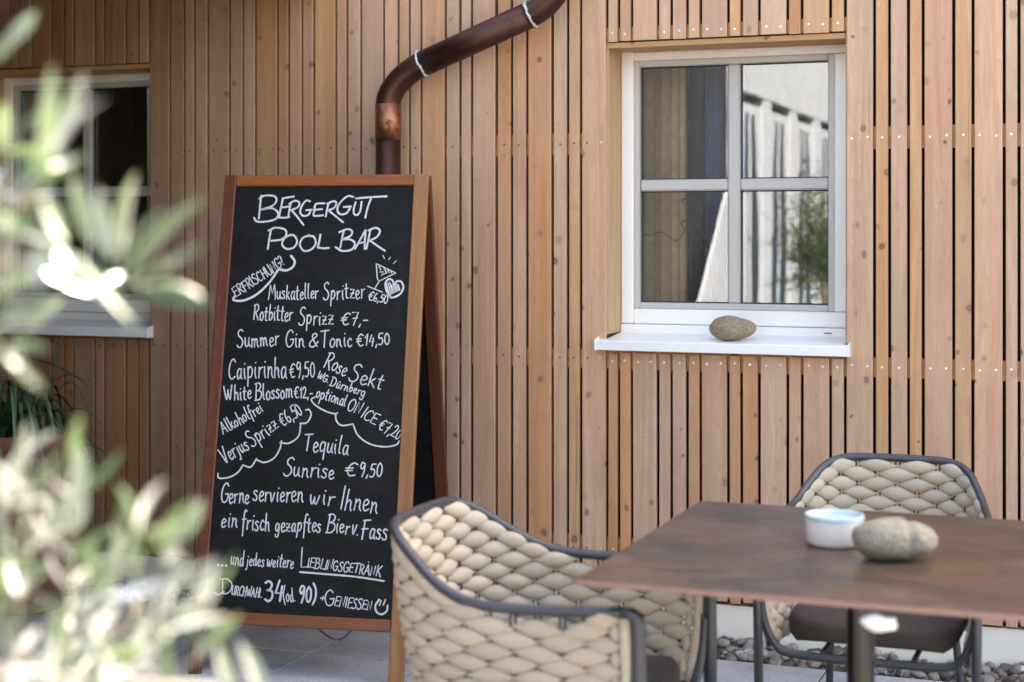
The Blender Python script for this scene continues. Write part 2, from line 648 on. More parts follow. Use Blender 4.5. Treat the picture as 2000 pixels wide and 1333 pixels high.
def mat_glass():
    t = NT('window_glass')
    t.t.nodes.remove(t.b)
    fr = t.n('ShaderNodeFresnel')
    fr.inputs['IOR'].default_value = 1.5
    ad = t.n('ShaderNodeMath', operation='MULTIPLY_ADD', use_clamp=True)
    ad.inputs[1].default_value = 1.9       # several glass faces reflect
    ad.inputs[2].default_value = 0.04
    t.l(fr.outputs[0], ad.inputs[0])
    tr = t.n('ShaderNodeBsdfTransparent')
    tr.inputs[0].default_value = (0.93, 0.93, 0.92, 1)
    gl = t.n('ShaderNodeBsdfGlossy')
    gl.inputs['Roughness'].default_value = 0.0
    gl.inputs['Color'].default_value = (0.95, 0.98, 1.0, 1)
    # slow waviness of float glass
    bp = t.n('ShaderNodeBump')
    bp.inputs['Strength'].default_value = 0.012
    bp.inputs['Distance'].default_value = 0.02
    t.l(t.noise(t.coords(), 3.5, 1, 0.4), bp.inputs['Height'])
    t.l(bp.outputs[0], gl.inputs['Normal'])
    mx = t.n('ShaderNodeMixShader')
    t.l(ad.outputs[0], mx.inputs[0])
    t.l(tr.outputs[0], mx.inputs[1])
    t.l(gl.outputs[0], mx.inputs[2])
    t.l(mx.outputs[0], t.out.inputs['Surface'])
    return t.m


def mat_olive():
    t = NT('olive_leaf')
    t.t.nodes.remove(t.b)
    geo = t.n('ShaderNodeNewGeometry')
    oi = t.n('ShaderNodeObjectInfo')
    up = t.ramp(oi.outputs['Random'], [(0.0, (0.06, 0.105, 0.055)), (0.6, (0.095, 0.145, 0.075)), (1.0, (0.15, 0.20, 0.09))])
    un = t.ramp(oi.outputs['Random'], [(0.0, (0.25, 0.29, 0.24)), (0.6, (0.34, 0.37, 0.32)), (1.0, (0.32, 0.36, 0.22))])
    c = t.mix(up, un, geo.outputs['Backfacing'])
    df = t.n('ShaderNodeBsdfDiffuse')
    t.l(c, df.inputs[0])
    tl = t.n('ShaderNodeBsdfTranslucent')
    t.l(t.ramp(oi.outputs['Random'], [(0.0, (0.065, 0.105, 0.05)), (0.7, (0.10, 0.14, 0.07)), (1.0, (0.18, 0.26, 0.08))]), tl.inputs[0])
    m1 = t.n('ShaderNodeMixShader')
    m1.inputs[0].default_value = 0.42
    t.l(df.outputs[0], m1.inputs[1])
    t.l(tl.outputs[0], m1.inputs[2])
    gl = t.n('ShaderNodeBsdfGlossy')
    gl.inputs['Roughness'].default_value = 0.32
    gl.inputs['Color'].default_value = (0.9, 0.9, 0.9, 1)
    fr = t.n('ShaderNodeFresnel')
    fr.inputs['IOR'].default_value = 1.45
    m2 = t.n('ShaderNodeMixShader')
    t.l(fr.outputs[0], m2.inputs[0])
    t.l(m1.outputs[0], m2.inputs[1])
    t.l(gl.outputs[0], m2.inputs[2])
    t.l(m2.outputs[0], t.out.inputs['Surface'])
    return t.m


M['board'] = mat_board()
M['chalk'] = mat_chalk()
M['slab'] = mat_slab()
M['ground'] = mat_ground()
M['pebble'] = mat_pebble()
M['stone_sill'] = mat_stone('stone_brown', (0.27, 0.20, 0.12), (0.11, 0.08, 0.05), (0.42, 0.33, 0.21))
M['stone_table'] = mat_stone('stone_grey', (0.25, 0.215, 0.155), (0.10, 0.085, 0.06), (0.38, 0.34, 0.27))
M['table'] = mat_table()
M['table_edge'] = plain('table_edge', (0.24, 0.125, 0.095), 0.45, var=0.1, vscale=40)
M['pad'] = mat_pad()
M['copper_old'] = mat_copper('copper_patina', False)
M['copper_new'] = mat_copper('copper_bright', True)
M['solder'] = plain('solder_seam', (0.55, 0.53, 0.50), 0.55, metal=0.3, var=0.2, vscale=90)
M['steel'] = mat_steel()
M['glass'] = mat_glass()
M['olive'] = mat_olive()

# ------------------------------------------------------------------ ground
WALL = 5.33                                 # front face of the cladding
ground = MB().add([(-60, -60, -0.06), (60, -60, -0.06), (60, 60, -0.06), (-60, 60, -0.06)], [(0, 1, 2, 3)]).build('ground', M['ground'])
tag(ground, kind='structure')
paving = MB().box(-9, 7, -9, 5.165, -0.055, -0.008).build('terrace_paving', plain('paving_mortar', (0.035, 0.033, 0.03), 0.95, vscale=50))
tag(paving, kind='structure')
random.seed(3)
slab_meshes = []
for k in range(3):
    slab_meshes.append(MB().cbox(-0.2028, 0.2028, -0.2028, 0.2028, -0.0075, 0.0, 0.0022).mesh('paving_slab', M['slab']))
for i in range(-8, 10):
    for j in range(16):
        o = bpy.data.objects.new('paving_slab', random.choice(slab_meshes))
        COL.objects.link(o)
        o.parent = paving
        o.location = V((-2.54 + (i + 0.5) * 0.41, 5.165 - (j + 0.5) * 0.41, random.uniform(-0.0006, 0.0012))) - wloc(paving)
        o.rotation_euler = (random.uniform(-.002, .002), random.uniform(-.002, .002), math.pi / 2 * random.randint(0, 3) + random.uniform(-.002, .002))

# gravel strip of pebbles at the foot of the wall
random.seed(11)
gr = MB()


def pebble(mb, c, r):
    bm = bmesh.new()
    bmesh.ops.create_icosphere(bm, subdivisions=2, radius=1)
    sx, sy, sz = r * random.uniform(.8, 1.35), r * random.uniform(.7, 1.1), r * random.uniform(.5, .85)
    rot = Matrix.Rotation(random.uniform(0, 6.28), 4, 'Z') @ Matrix.Rotation(random.uniform(-.5, .5), 4, 'X')
    off = V((random.random() * 50, random.random() * 50, 0))
    for v in bm.verts:
        d = 1 + 0.22 * noise.noise(v.co * 1.3 + off)
        v.co = rot @ V((v.co.x * sx * d, v.co.y * sy * d, v.co.z * sz * d)) + V(c)
    mb.bm(bm, True)


for i in range(1500):
    x = random.uniform(-5.6, 1.8)
    y = random.uniform(5.185, 5.335)
    r = random.choice([.010, .013, .017, .022, .026]) * random.uniform(.85, 1.15)
    pebble(gr, (x, y, -0.012 + random.uniform(0, .028) + (0.012 if y > 5.27 else 0)), r)
gravel = gr.build('gravel', M['pebble'])
tag(gravel, kind='stuff')

# ------------------------------------------------------------------ the wooden house
house = thing('wooden_house', (-1.7, 5.45, 0), 'house wall clad in vertical larch boards with two white windows above a pale plinth', 'building')

WX0, WX1 = -1.6876, -0.869                  # opening of the right window
DXL = -2.683                                # the left window is the same, this far along the wall
OPEN = [(WX0, WX1), (WX0 + DXL, WX1 + DXL)]
Z_TOP, Z_SILL, Z_BOT = 2.061, 0.995, 0.150

gaps_px = [18, 36.5, 61.5, 100.5, 125, 144, 185, 204, 246, 270.5, 290.5, 332, 360, 380, 406, 448, 474, 499, 542, 564, 590, 612.5, 656, 677.5,
           704.5, 749.5, 777.5, 799.5, 822.5, 869.5, 898.5, 921, 969, 999, 1029, 1078.5, 1108.5, 1134, 1183.5, 1208, 1233.5, 1284.5, 1311, 1342,
           1368, 1422, 1448, 1482.5, 1538, 1566, 1621.6, 1650.4, 1707.5, 1737, 1774, 1802.6, 1862.4, 1900, 1961, 1990]
gaps = [on_y(p, HY, WALL).x for p in gaps_px]
gaps[gaps_px.index(1183.5)] = WX0 - 0.001
gaps[gaps_px.index(1650.4)] = WX1 + 0.001
gaps[gaps_px.index(290.5)] = WX1 + DXL + 0.001
pat = [.055, .105, .062, .055, .068, .108, .052, .060]
x = gaps[0]
pre = []
k = 0
while x > -6.0:
    x -= pat[k % 8] + .008
    if abs(x - (WX0 + DXL)) < .035:
        x = WX0 + DXL
    pre.append(x)
    k += 1
gaps = pre[::-1] + gaps
while gaps[-1] < 2.3:
    gaps.append(gaps[-1] + pat[k % 8] + .008)
    k += 1

random.seed(5)
T = 0.018
Z_CLAD_TOP = 3.05


def plank(x0, x1, z0, z1, tint, dy=0.0, lean=0.0):
    c = 0.0022
    y0, y1 = WALL + dy, WALL + T
    prof = [(x0, y1), (x0, y0 + c), (x0 + c, y0), (x1 - c, y0), (x1, y0 + c), (x1, y1)]
    n = len(prof)
    vs_ = [(px + (lean if z == z1 else -lean), py, z) for z in (z0, z1) for px, py in prof]
    fs = [(i, (i + 1) % n, n + (i + 1) % n, n + i) for i in range(n)] + [tuple(reversed(range(n))), tuple(range(n, 2 * n))]
    o = MB().add(vs_, fs).build('plank', M['plank'], house)
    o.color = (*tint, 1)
    return o


def tint_for(xc, low):
    r = random.random()
    w = random.uniform(0.90, 1.08)
    if r < 0.42:
        t_ = (1.0, 0.99, 0.98)              # pale tan
    elif r < 0.66:
        t_ = (1.03, 0.92, 0.84)             # pinker
    elif r < 0.86:
        t_ = (1.03, 0.90, 0.68)             # honey
    else:
        t_ = (0.98, 0.76, 0.56)
    if low and random.random() < 0.45:
        t_ = (1.04, 0.80, 0.56)             # fresher orange boards under the window
    sh = min(1.0, max(0.0, (-2.45 - xc) / 1.1))     # left boards are redder; canopy shade is painted in as darkening
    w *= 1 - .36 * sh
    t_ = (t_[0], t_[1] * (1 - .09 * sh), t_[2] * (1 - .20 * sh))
    return tuple(c * w for c in t_)


screws = MB()
screws_dark = MB()


def screw(x, z):
    mb = screws if x > -1.75 else screws_dark
    r = 0.0042 if x > -1.75 else 0.0034
    x += random.uniform(-.002, .002)
    z += random.uniform(-.003, .003)
    n = 8
    ring = [(x + r * math.cos(6.2832 * k / n), WALL - 0.0006, z + r * math.sin(6.2832 * k / n)) for k in range(n)]
    ring2 = [(px, WALL + 0.002, pz) for px, _, pz in ring]
    mb.add(ring + ring2, [tuple(range(n))] + [(k, k + n, (k + 1) % n + n, (k + 1) % n) for k in range(n)])


ROWS = (1.71, 0.962)
for a, b in zip(gaps[:-1], gaps[1:]):
    g = 0.0041 if a < -2.3 else 0.0050
    x0, x1 = a + g, b - g
    xc = (a + b) / 2
    inside = any(o0 < xc < o1 for o0, o1 in OPEN)
    ln = random.uniform(-.0012, .0012)
    if inside:
        zt = Z_TOP + random.uniform(-.0015, .0015)
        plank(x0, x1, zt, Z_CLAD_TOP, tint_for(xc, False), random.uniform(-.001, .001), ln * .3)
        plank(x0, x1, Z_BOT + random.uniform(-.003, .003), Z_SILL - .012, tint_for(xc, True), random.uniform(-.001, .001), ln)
        zs = (2.088, 0.955, 0.30)
    else:
        lo = xc > -1.5
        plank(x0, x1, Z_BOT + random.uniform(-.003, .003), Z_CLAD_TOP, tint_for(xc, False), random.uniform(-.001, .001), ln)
        zs = (1.71, 0.962, 0.30, 2.52)
    for z in zs:
        if x1 - x0 > 0.08:
            for xx in (x0 + .018, x1 - .018):
                screw(xx, z)
        else:
            screw(xc, z)
s_ob = screws.build('screw_heads', M['screw'], house)
tag(s_ob, kind='stuff')
s_ob2 = screws_dark.build('dark_screw_heads', M['screw_dark'], house)  # darker heads along the left part of the wall
tag(s_ob2, kind='stuff')

# horizontal battens behind the boards, interrupted by the windows
XA, XB = -6.0, 2.3
bx = [XA, OPEN[1][0], OPEN[1][1], OPEN[0][0], OPEN[0][1], XB]
for i in (0, 2, 4):
    for z in (1.71,):
        MB().box(bx[i] + .02, bx[i + 1] - .02, WALL + T + .001, WALL + T + .03, z - .037, z + .037).build('batten', M['batten'], house)
for z in (0.962, 0.30, 2.52):
    MB().box(XA, XB, WALL + T + .001, WALL + T + .03, z - .037, z + .037 - (.01 if z == .962 else 0)).build('batten', M['batten'], house)
for o0, o1 in OPEN:
    MB().box(o0 - .06, o1 + .06, WALL + T + .001, WALL + T + .03, Z_TOP + .004, Z_TOP + .05).build('batten', M['batten'], house)
mem = MB()
ym0, ym1 = WALL + T + .031, WALL + T + .036
for i in (0, 2, 4):
    mem.box(bx[i] + (.02 if i else 0), bx[i + 1] - (.02 if i < 4 else 0), ym0, ym1, 0.10, 3.1)
for i in (1, 3):
    mem.box(bx[i] + .0005, bx[i + 1] - .0005, ym0, ym1, 0.10, Z_SILL - .03)
    mem.box(bx[i] + .0005, bx[i + 1] - .0005, ym0, ym1, Z_TOP, 3.1)
mem.build('membrane', M['membrane'], house)
core = MB()
yc0, yc1 = ym1 + .001, 5.64
for i in (0, 2, 4):
    core.box(bx[i] + (.02 if i else 0), bx[i + 1] - (.02 if i < 4 else 0), yc0, yc1, 0.10, 3.1)
for i in (1, 3):
    core.box(bx[i] + .0005, bx[i + 1] - .0005, yc0, yc1, 0.10, Z_SILL + .03)
    core.box(bx[i] + .0005, bx[i + 1] - .0005, yc0, yc1, Z_TOP, 3.1)
core.build('wall_core', M['inner'], house)
MB().box(XA, XB, 5.345, 5.64, -0.05, 0.1375).build('plinth', M['plinth'], house)
MB().box(XA, XB, WALL + .002, 5.64, 3.11, 5.30).build('upper_wall', M['render_white'], house)
MB().box(XA - .2, XB + .2, WALL - .10, 11.0, 5.31, 5.46).build('roof', M['zinc'], house)
room = MB()
room.box(-6.0, 2.3, 9.0, 9.1, 0, 3.1)
room.box(-6.1, -6.001, 5.65, 9.0, 0, 3.1)
room.box(2.301, 2.4, 5.65, 9.0, 0, 3.1)
room.box(-6.0, 2.3, 5.65, 9.0, 3.12, 3.2)
room.build('room_walls', M['inner'], house)
MB().box(-6.0, 2.3, 5.65, 9.0, -.05, 0.1).build('room_floor', M['room_floor'], house)


def ring_bars(mb, x0, x1, z0, z1, w, y0, y1, c=0.003, wb=None):
    """frame of four bars, stiles full height, rails between them"""
    wb = wb or w
    mb.cbox(x0, x0 + w, y0, y1, z0, z1, c)
    mb.cbox(x1 - w, x1, y0, y1, z0, z1, c)
    mb.cbox(x0 + w, x1 - w, y0 + .0006, y1, z1 - w, z1, c)
    mb.cbox(x0 + w, x1 - w, y0 + .0006, y1, z0, z0 + wb, c)


def build_window(dx, lab):
    YF = 5.49
    f = MB()
    ring_bars(f, WX0 + .001 + dx, WX1 + .045 + dx, 1.075, 2.085, .0455, YF, YF + .07, .004, .0535)
    f.cbox(WX1 - .0605 + dx, WX1 - .001 + dx, YF + .0004, YF + .07, 1.13, 2.007, .003)
    f.cbox(WX0 + .047 + dx, WX1 - .001 + dx, YF + .0008, YF + .07, 2.0085, 2.0385, .003)
    f.cbox(WX0 + .001 + dx, WX1 + .045 + dx, YF - .006, YF + .07, 1.040, 1.0735, .003)
    win = f.build('window', M['white'], house)
    tag(win, lab)
    xa, xb = WX0 + .046 + dx, WX1 - .061 + dx
    za, zb = 1.129, 2.008
    s = MB()
    ring_bars(s, xa, xb, za, zb, .022, YF + .006, YF + .06, .003)
    s.build('sash', M['sash'], win)
    g0, g1, h0, h1 = xa + .022, xb - .022, za + .022, zb - .022
    xm = on_y(1433, 400, 5.50).x + dx
    zm = on_y(1433, 361, 5.50).z
    MB().cbox(xm - .0215, xm + .0215, YF + .010, YF + .05, h0, h1, .006).build('muntin', M['sash'], win)
    for p, q in ((g0, xm - .0215), (xm + .0215, g1)):
        MB().cbox(p, q, YF + .013, YF + .05, zm - .0205, zm + .0205, .006).build('muntin', M['sash'], win)
    gk = MB()
    for p, q in ((g0, xm - .0215), (xm + .0215, g1)):
        for r, t_ in ((h0, zm - .0205), (zm + .0205, h1)):
            ring_bars(gk, p + .0002, q - .0002, r + .0002, t_ - .0002, .004, YF + .030, YF + .034, .0005)
            MB().box(p + .0005, q - .0005, YF + .0345, YF + .0385, r + .0005, t_ - .0005).build('pane', M['glass'], win)
    gk.build('gasket', M['gasket'], win)
    # aluminium sill: sloping top, folded nose, upturned end caps
    sx0, sx1 = -1.717 + dx, -0.8505 + dx
    yb = YF - .0065
    prof = [(yb, 1.045), (5.29, 1.027), (5.287, 1.024), (5.287, .994), (5.290, .994), (5.290, 1.020), (yb, 1.037)]
    sl = MB()
    # the part in front of the boards spans the full width, the part in the recess only the opening
    def prism(mb, pr, x0_, x1_):
        n = len(pr)
        mb.add([(x0_, y, z) for y, z in pr] + [(x1_, y, z) for y, z in pr],
               [(i, n + i, n + (i + 1) % n, (i + 1) % n) for i in range(n)] + [tuple(range(n)), tuple(reversed(range(n, 2 * n)))])
    yw = WALL - .002
    zt = 1.027 + (yw - 5.29) / (yb - 5.29) * .018
    prism(sl, [(yw, zt), (5.29, 1.027), (5.287, 1.024), (5.287, .994), (5.290, .994), (5.290, 1.019), (yw, zt - .008)], sx0, sx1)
    prism(sl, [(yb, 1.045), (yw, zt), (yw, zt - .008), (yb, 1.037)], WX0 + .001 + dx, WX1 - .001 + dx)
    sl.build('sill', M['sill'], win)
    for xx in (sx0 - .003, sx1 - .003):
        e = MB()
        prism(e, [(yw, zt + .008), (5.288, 1.031), (5.285, 1.026), (5.285, .992), (yw, .992)], xx, xx + .006)
        e.build('sill_end_cap', M['sill'], win)
    # weep slots and drainage cap on the lower rail
    w = MB()
    w.cbox(WX1 - .095 + dx, WX1 - .068 + dx, YF - .009, YF - .004, 1.0555, 1.0585, .0005)
    w.build('weep_slot', M['gasket'], win)
    MB().cbox(WX0 + .035 + dx, WX0 + .075 + dx, YF - .009, YF - .004, 1.052, 1.061, .002).build('drain_cap', M['white'], win)
    # wooden lining of the recess
    MB().box(WX0 - .0175 + dx, WX0 - .0001 + dx, WALL + T + .0005, YF + .05, 1.046, Z_TOP + .0).build('lining_board', M['reveal'], win)
    MB().box(WX1 + .0001 + dx, WX1 + .0175 + dx, WALL + T + .0005, YF - .0005, 1.046, Z_TOP + .0).build('lining_board', M['reveal'], win)
    MB().box(WX0 + dx + .0002, WX1 + dx - .0002, WALL + .010, YF - .0005, Z_TOP - .022, Z_TOP - .004).build('lining_board', M['reveal_x'], win)
    return win


build_window(0, 'white four-pane window with white sill, right of the chalkboard')
build_window(DXL, 'white window in shade at the left end of the wall, half hidden by olive leaves')


# ------------------------------------------------------------------ behind the glass
def curtain(x0, x1, y, z0, z1, mat, amp, waves, label, gname='curtain', wob=0.0):
    n = 90
    vs_, fs = [], []
    for j, z in enumerate((z0, (z0 * 2 + z1) / 3, (z0 + 2 * z1) / 3, z1)):
        for i in range(n + 1):
            u = i / n
            ph = u * waves * 2 * math.pi
            vs_.append((x0 + (x1 - x0) * u + .006 * math.sin(ph * 2.1 + j * .3), y + amp * (math.sin(ph) + .35 * math.sin(ph * 1.7 + 1 + j * .2)), z))
    for j in range(3):
        for i in range(n):
            a = j * (n + 1) + i
            fs.append((a, a + 1, a + n + 2, a + n + 1))
    mb = MB().add(vs_, fs, True)
    o = mb.build(gname, mat)
    so = o.modifiers.new('thickness', 'SOLIDIFY')
    so.thickness = .002
    return tag(o, label, 'curtain')


curtain(-1.78, -1.515, 5.76, .12, 2.5, M['curtain_beige'], .022, 4, 'beige curtain behind the left panes of the right-hand window')
curtain(-1.52, -1.44, 5.80, .12, 2.5, M['curtain_dark'], .012, 1.5, 'narrow near-black curtain fold right beside the beige curtain')
curtain(-1.455, -1.30, 5.78, .12, 2.5, M['curtain_navy'], .016, 2.5, 'navy curtain behind the middle of the right-hand window')

tw = thing('willow_twig', (-1.42, 5.70, 1.05), 'thin crooked reddish twig behind the lower left pane', 'twig')
for path in ([(1400, 640), (1392, 560), (1384, 490), (1376, 462), (1364, 440), (1350, 433), (1331, 434), (1336, 450), (1328, 466), (1316, 470), (1300, 458), (1285, 454), (1272, 460), (1258, 458)],
             [(1378, 470), (1366, 440), (1371, 425), (1365, 400), (1350, 388), (1332, 391), (1334, 396)],
             [(1376, 462), (1362, 470), (1371, 482), (1362, 490)]):
    pts = catmull([on_y(px, py, 5.68 + .01 * (i % 3)) for i, (px, py) in enumerate(path)], 5)
    MB().tube(pts, [.0032 - .002 * i / len(pts) for i in range(len(pts))], 6).build('stem', M['twig'], tw)

# ------------------------------------------------------------------ canopy and wing that shade the left end of the terrace
can = thing('timber_canopy', (-5.0, 3.3, 0), 'timber canopy with an added light-blocking screen over the shaded left end of the terrace', 'canopy')
random.seed(8)
for i in range(17):
    y0 = 1.80 + i * .2
    MB().box(-8.0, -2.85, y0, y0 + .192, 2.38, 2.405).build('soffit_board', M['soffit'], can)
MB().box(-8.0, -2.8, 1.75, 5.32, 2.415, 2.55).build('roof_deck', M['zinc'], can)
MB().box(-2.845, -2.8, 1.75, 5.32, 2.30, 2.41).build('edge_beam', M['soffit'], can)
for k in range(16):  # unseen side screen, added to keep light off the left wall
    MB().box(-2.84, -2.815, 1.80 + k * .09, 1.80 + k * .09 + .086, 0, 2.295).build('shade_screen_board', M['soffit'], can)
wing = thing('side_wing', (-5.9, 1.7, 0), 'dark timber side wing closing the terrace on the left', 'building')
for i in range(34):
    MB().box(-5.15, -5.12, -1.5 + i * .2, -1.5 + i * .2 + .19, 0, 2.37).build('plank', wood('wing_plank', (0.12, 0.07, 0.04), (0.07, 0.04, 0.02)) if i == 0 else bpy.data.materials['wing_plank'], wing)
MB().box(-5.5, -5.155, -1.5, 5.3, 0, 2.37).build('wall_core', M['membrane'], wing)

# the low white annex that the right-hand window mirrors
annex = thing('white_annex', (-3.4, -5.5, 0), 'low white annex with a row of glazed doors, mirrored in the right-hand window', 'building')
AX = -3.0
MB().box(-5.5, AX, -14.0, -1.75, 2.58, 4.0).build('wall', M['annex'], annex)
MB().box(-5.5, AX + .12, -14.0, -1.6, 4.01, 4.10).build('roof', M['zinc'], annex)
MB().box(-5.5, AX - .5, -14.0, -1.75, 0, 2.57).build('rear_wall', plain('annex_inside', (.25, .27, .30), .9), annex)
for i in range(10):
    y0 = -2.10 - i * 1.25
    MB().box(AX - .25, AX - .005, y0, y0 + .35, 0, 2.575).build('pier', M['annex'], annex)
    fr = MB()
    for (p, q, r, s_) in ((y0 - .9, y0 - .84, 0, 2.5), (y0 - .06, y0 - .0, 0, 2.5), (y0 - .48, y0 - .42, 0, 2.5)):
        fr.cbox(AX - .045, AX - .020, p, q, r, s_, .004)
    fr.cbox(AX - .045, AX - .020, y0 - .84, y0 - .48, 2.42, 2.5, .004)
    fr.cbox(AX - .045, AX - .020, y0 - .42, y0 - .06, 2.42, 2.5, .004)
    fo = fr.build('door_frame', M['annex'], annex)
    MB().box(AX - .04, AX - .03, y0 - .84, y0 - .06, .02, 2.42).build('pane', M['facade_dark'], fo)
    cu = MB()
    for ya, yb_, yc in ((y0 - .07, y0 - .27, y0 - .10), (y0 - .83, y0 - .62, y0 - .80)):
        cu.add([(AX - .026, ya, 2.42), (AX - .024, yb_, 2.42), (AX - .022, yc, 1.25), (AX - .026, ya, 1.25), (AX - .026, ya, .1), (AX - .024, (ya + yb_) / 2, .1)],
               [(0, 1, 2, 3), (3, 2, 5, 4)])
    co = cu.build('door_curtain', M['annex'], annex)
    sm = co.modifiers.new('thickness', 'SOLIDIFY')
    sm.thickness = .004
shed = thing('light_blocking_shed', (-4.1, -.1, 0), 'unseen dark shed added to block light, between the white annex and the canopy', 'shed')
MB().box(-5.10, AX - .04, -1.70, 1.70, 0, 2.95).build('wall', M['shed'], shed)  # unseen block, added to darken the left wall and the mirrored left panes
for i in range(23):
    MB().box(AX - .035, AX - .02, -1.70 + i * .147, -1.70 + i * .147 + .138, 0, 2.95).build('board', M['shed'], shed)
MB().box(-5.15, AX + .05, -1.74, 1.74, 2.96, 3.05).build('roof', M['shed'], shed)
# pale screen added in front, shaped as the mirrored edge of light and shade
sail = MB()
tri = [(-2.9, -.31, .86), (-2.9, -1.21, 1.72), (-2.9, -1.9, 1.72), (-2.9, -1.9, .35), (-2.9, -.31, .35)]
sail.add([V(p) for p in tri] + [V(p) + V((-.02, 0, 0)) for p in tri],
         [tuple(range(5)), tuple(reversed(range(5, 10)))] + [(i, i + 5, (i + 1) % 5 + 5, (i + 1) % 5) for i in range(5)])
so_ = sail.build('added_canvas_screen', M['annex'])
tag(so_, 'added white screen shaped to mirror a slanting edge of light in the lower panes', 'screen')

# ------------------------------------------------------------------ downpipe
pipe = thing('downpipe', (-2.478, 5.23, 0), 'dark copper downpipe crossing the boards diagonally and dropping behind the chalkboard', 'downpipe')
PR = 0.0455
PY = 5.235
a0 = on_y(758, 700, PY); a0.z = 0.02
def pp(px, py):
    return on_y(px, py, PY)
b0 = pp(758, 268); c0 = pp(758, 204)
b0.x = c0.x = a0.x
MB().tube([a0, b0], PR, 24).build('straight_pipe', M['copper_old'], pipe)
MB().tube([b0 - V((0, 0, .012)), c0], PR + .0015, 24).build('copper_collar', M['copper_new'], pipe)
e1 = pp(828, 124)
dirn = (pp(1040, 27) - e1).normalized()
el = []
P0, P2 = c0, e1
# corner point of the elbow
s = (c0.x - e1.x) / dirn.x
P1 = e1 + dirn * s
for k in range(15):
    t_ = k / 14
    w_ = .72
    den = (1 - t_) ** 2 + 2 * w_ * t_ * (1 - t_) + t_ ** 2
    el.append((P0 * (1 - t_) ** 2 + P1 * (2 * w_ * t_ * (1 - t_)) + P2 * t_ ** 2) / den)
el = [c0 - V((0, 0, .02))] + el + [e1 + dirn * .01]
MB().tube(el, PR - .0005, 24).build('elbow', M['copper_old'], pipe)
e2 = pp(1040, 27)
MB().tube([e1, e2], PR + .001, 24).build('straight_pipe', M['copper_old'], pipe)
up = V((e2.x + .135, PY, e2.z + .22))
P0, P2 = e2, up
P1 = e2 + dirn * (.135 / dirn.x)
el = []
for k in range(13):
    t_ = k / 12
    den = (1 - t_) ** 2 + 2 * w_ * t_ * (1 - t_) + t_ ** 2
    el.append((P0 * (1 - t_) ** 2 + P1 * (2 * w_ * t_ * (1 - t_)) + P2 * t_ ** 2) / den)
MB().tube([e2 - dirn * .01] + el, PR - .0005, 24).build('elbow', M['copper_old'], pipe)
MB().tube([up, V((up.x, PY, 5.25))], PR, 20).build('straight_pipe', M['copper_old'], pipe)
random.seed(4)
for c_, d_ in ((e1 - dirn * .004, dirn), (e2 - dirn * .004, dirn)):
    # a rough bead of solder around the joint
    s1 = d_.cross(V((0, 1, 0))).normalized()
    s2 = V((0, 1, 0))
    pts, rr = [], []
    for k in range(40):
        a = 2 * math.pi * k / 40
        r_ = PR + .0025 + random.uniform(-.0005, .001)
        pts.append(c_ + s1 * (math.cos(a) * r_) + s2 * (math.sin(a) * r_) + d_ * random.uniform(-.0025, .0025))
        rr.append(.0048 + random.uniform(-.0014, .0016))
    MB().tube(pts, rr, 7, closed=True).build('solder_ring', M['solder'], pipe)
# wall brackets
for z in (1.25, 2.95):
    xx = a0.x if z < 2 else up.x
    pts = [V((xx + math.cos(a) * (PR + .002), PY + math.sin(a) * (PR + .002), z)) for a in [2 * math.pi * k / 24 for k in range(24)]]
    MB().tube(pts, .003, 6, closed=True, flat=3).build('bracket', M['copper_old'], pipe)

# ------------------------------------------------------------------ chalkboard sign (A-frame)
BX, BZ, TH, BW, BH, BD = -1.0293, 5.0960, 0.2002, 0.7054, 1.5921, 0.3185


def cam2w(xc, zc, z):
    return V((RX * xc - RY * zc, RY * xc + RX * zc, z))


B0 = cam2w(BX, BZ, 0)
ex = cam2w(math.cos(TH), -math.sin(TH), 0)         # along the board, to the right
en = cam2w(math.sin(TH), math.cos(TH), 0)          # horizontally backwards
L = math.hypot(BH, BD)
up_f = (en * BD + V((0, 0, BH))) / L                # up along the front frame
nf = ex.cross(up_f).normalized()
if nf.dot(en) > 0:
    nf = -nf                                       # towards the viewer
sign_c = B0 + ex * BW / 2 + en * BD
sign = thing('chalkboard_sign', V((sign_c.x, sign_c.y, 0)), 'tall wooden A-frame chalkboard covered with white handwritten drinks list', 'chalkboard')


def frame_box(o, ax, ay, az, x0, x1, y0, y1, z0, z1, c=0.003):
    """chamfered box in a local frame; returns vertices through MB"""
    mb = MB().cbox(x0, x1, y0, y1, z0, z1, c)
    m = Matrix((ax, ay, az)).transposed().to_4x4()
    m.translation = o
    return mb.xform(m)


def fobj(name, mat, parent, o, ax, ay, az, *dims, c=0.003):
    """like frame_box but the object itself is rotated so that the wood grain follows the part"""
    x0, x1, y0, y1, z0, z1 = dims
    ctr = V(((x0 + x1) / 2, (y0 + y1) / 2, (z0 + z1) / 2))
    hx, hy, hz = (x1 - x0) / 2, (y1 - y0) / 2, (z1 - z0) / 2
    mb = MB().cbox(-hx, hx, -hy, hy, -hz, hz, c)
    ob = mb.build(name, mat, parent, recenter=False)
    R = Matrix((ax, ay, az)).transposed()
    ob.rotation_euler = R.to_euler()
    ob.location = o + R @ ctr - wloc(parent)
    return ob


def board_uv(px, py):
    p = on_plane(px, py, B0, nf)
    d = p - B0
    return d.dot(ex), d.dot(up_f)


def scan_mean(a, b, k):
    return (board_uv(*a)[k] + board_uv(*b)[k]) / 2


stile_l = scan_mean((457, 364), (402, 1185), 0)
stile_r = scan_mean((811, 362), (759.5, 1212), 0)
rail_t = board_uv(630, 363)[1]
rail_b = scan_mean((440, 1193), (755, 1213), 1)
rail_bb = scan_mean((440, 1216), (755, 1239), 1)
TF = 0.022
ay = -nf
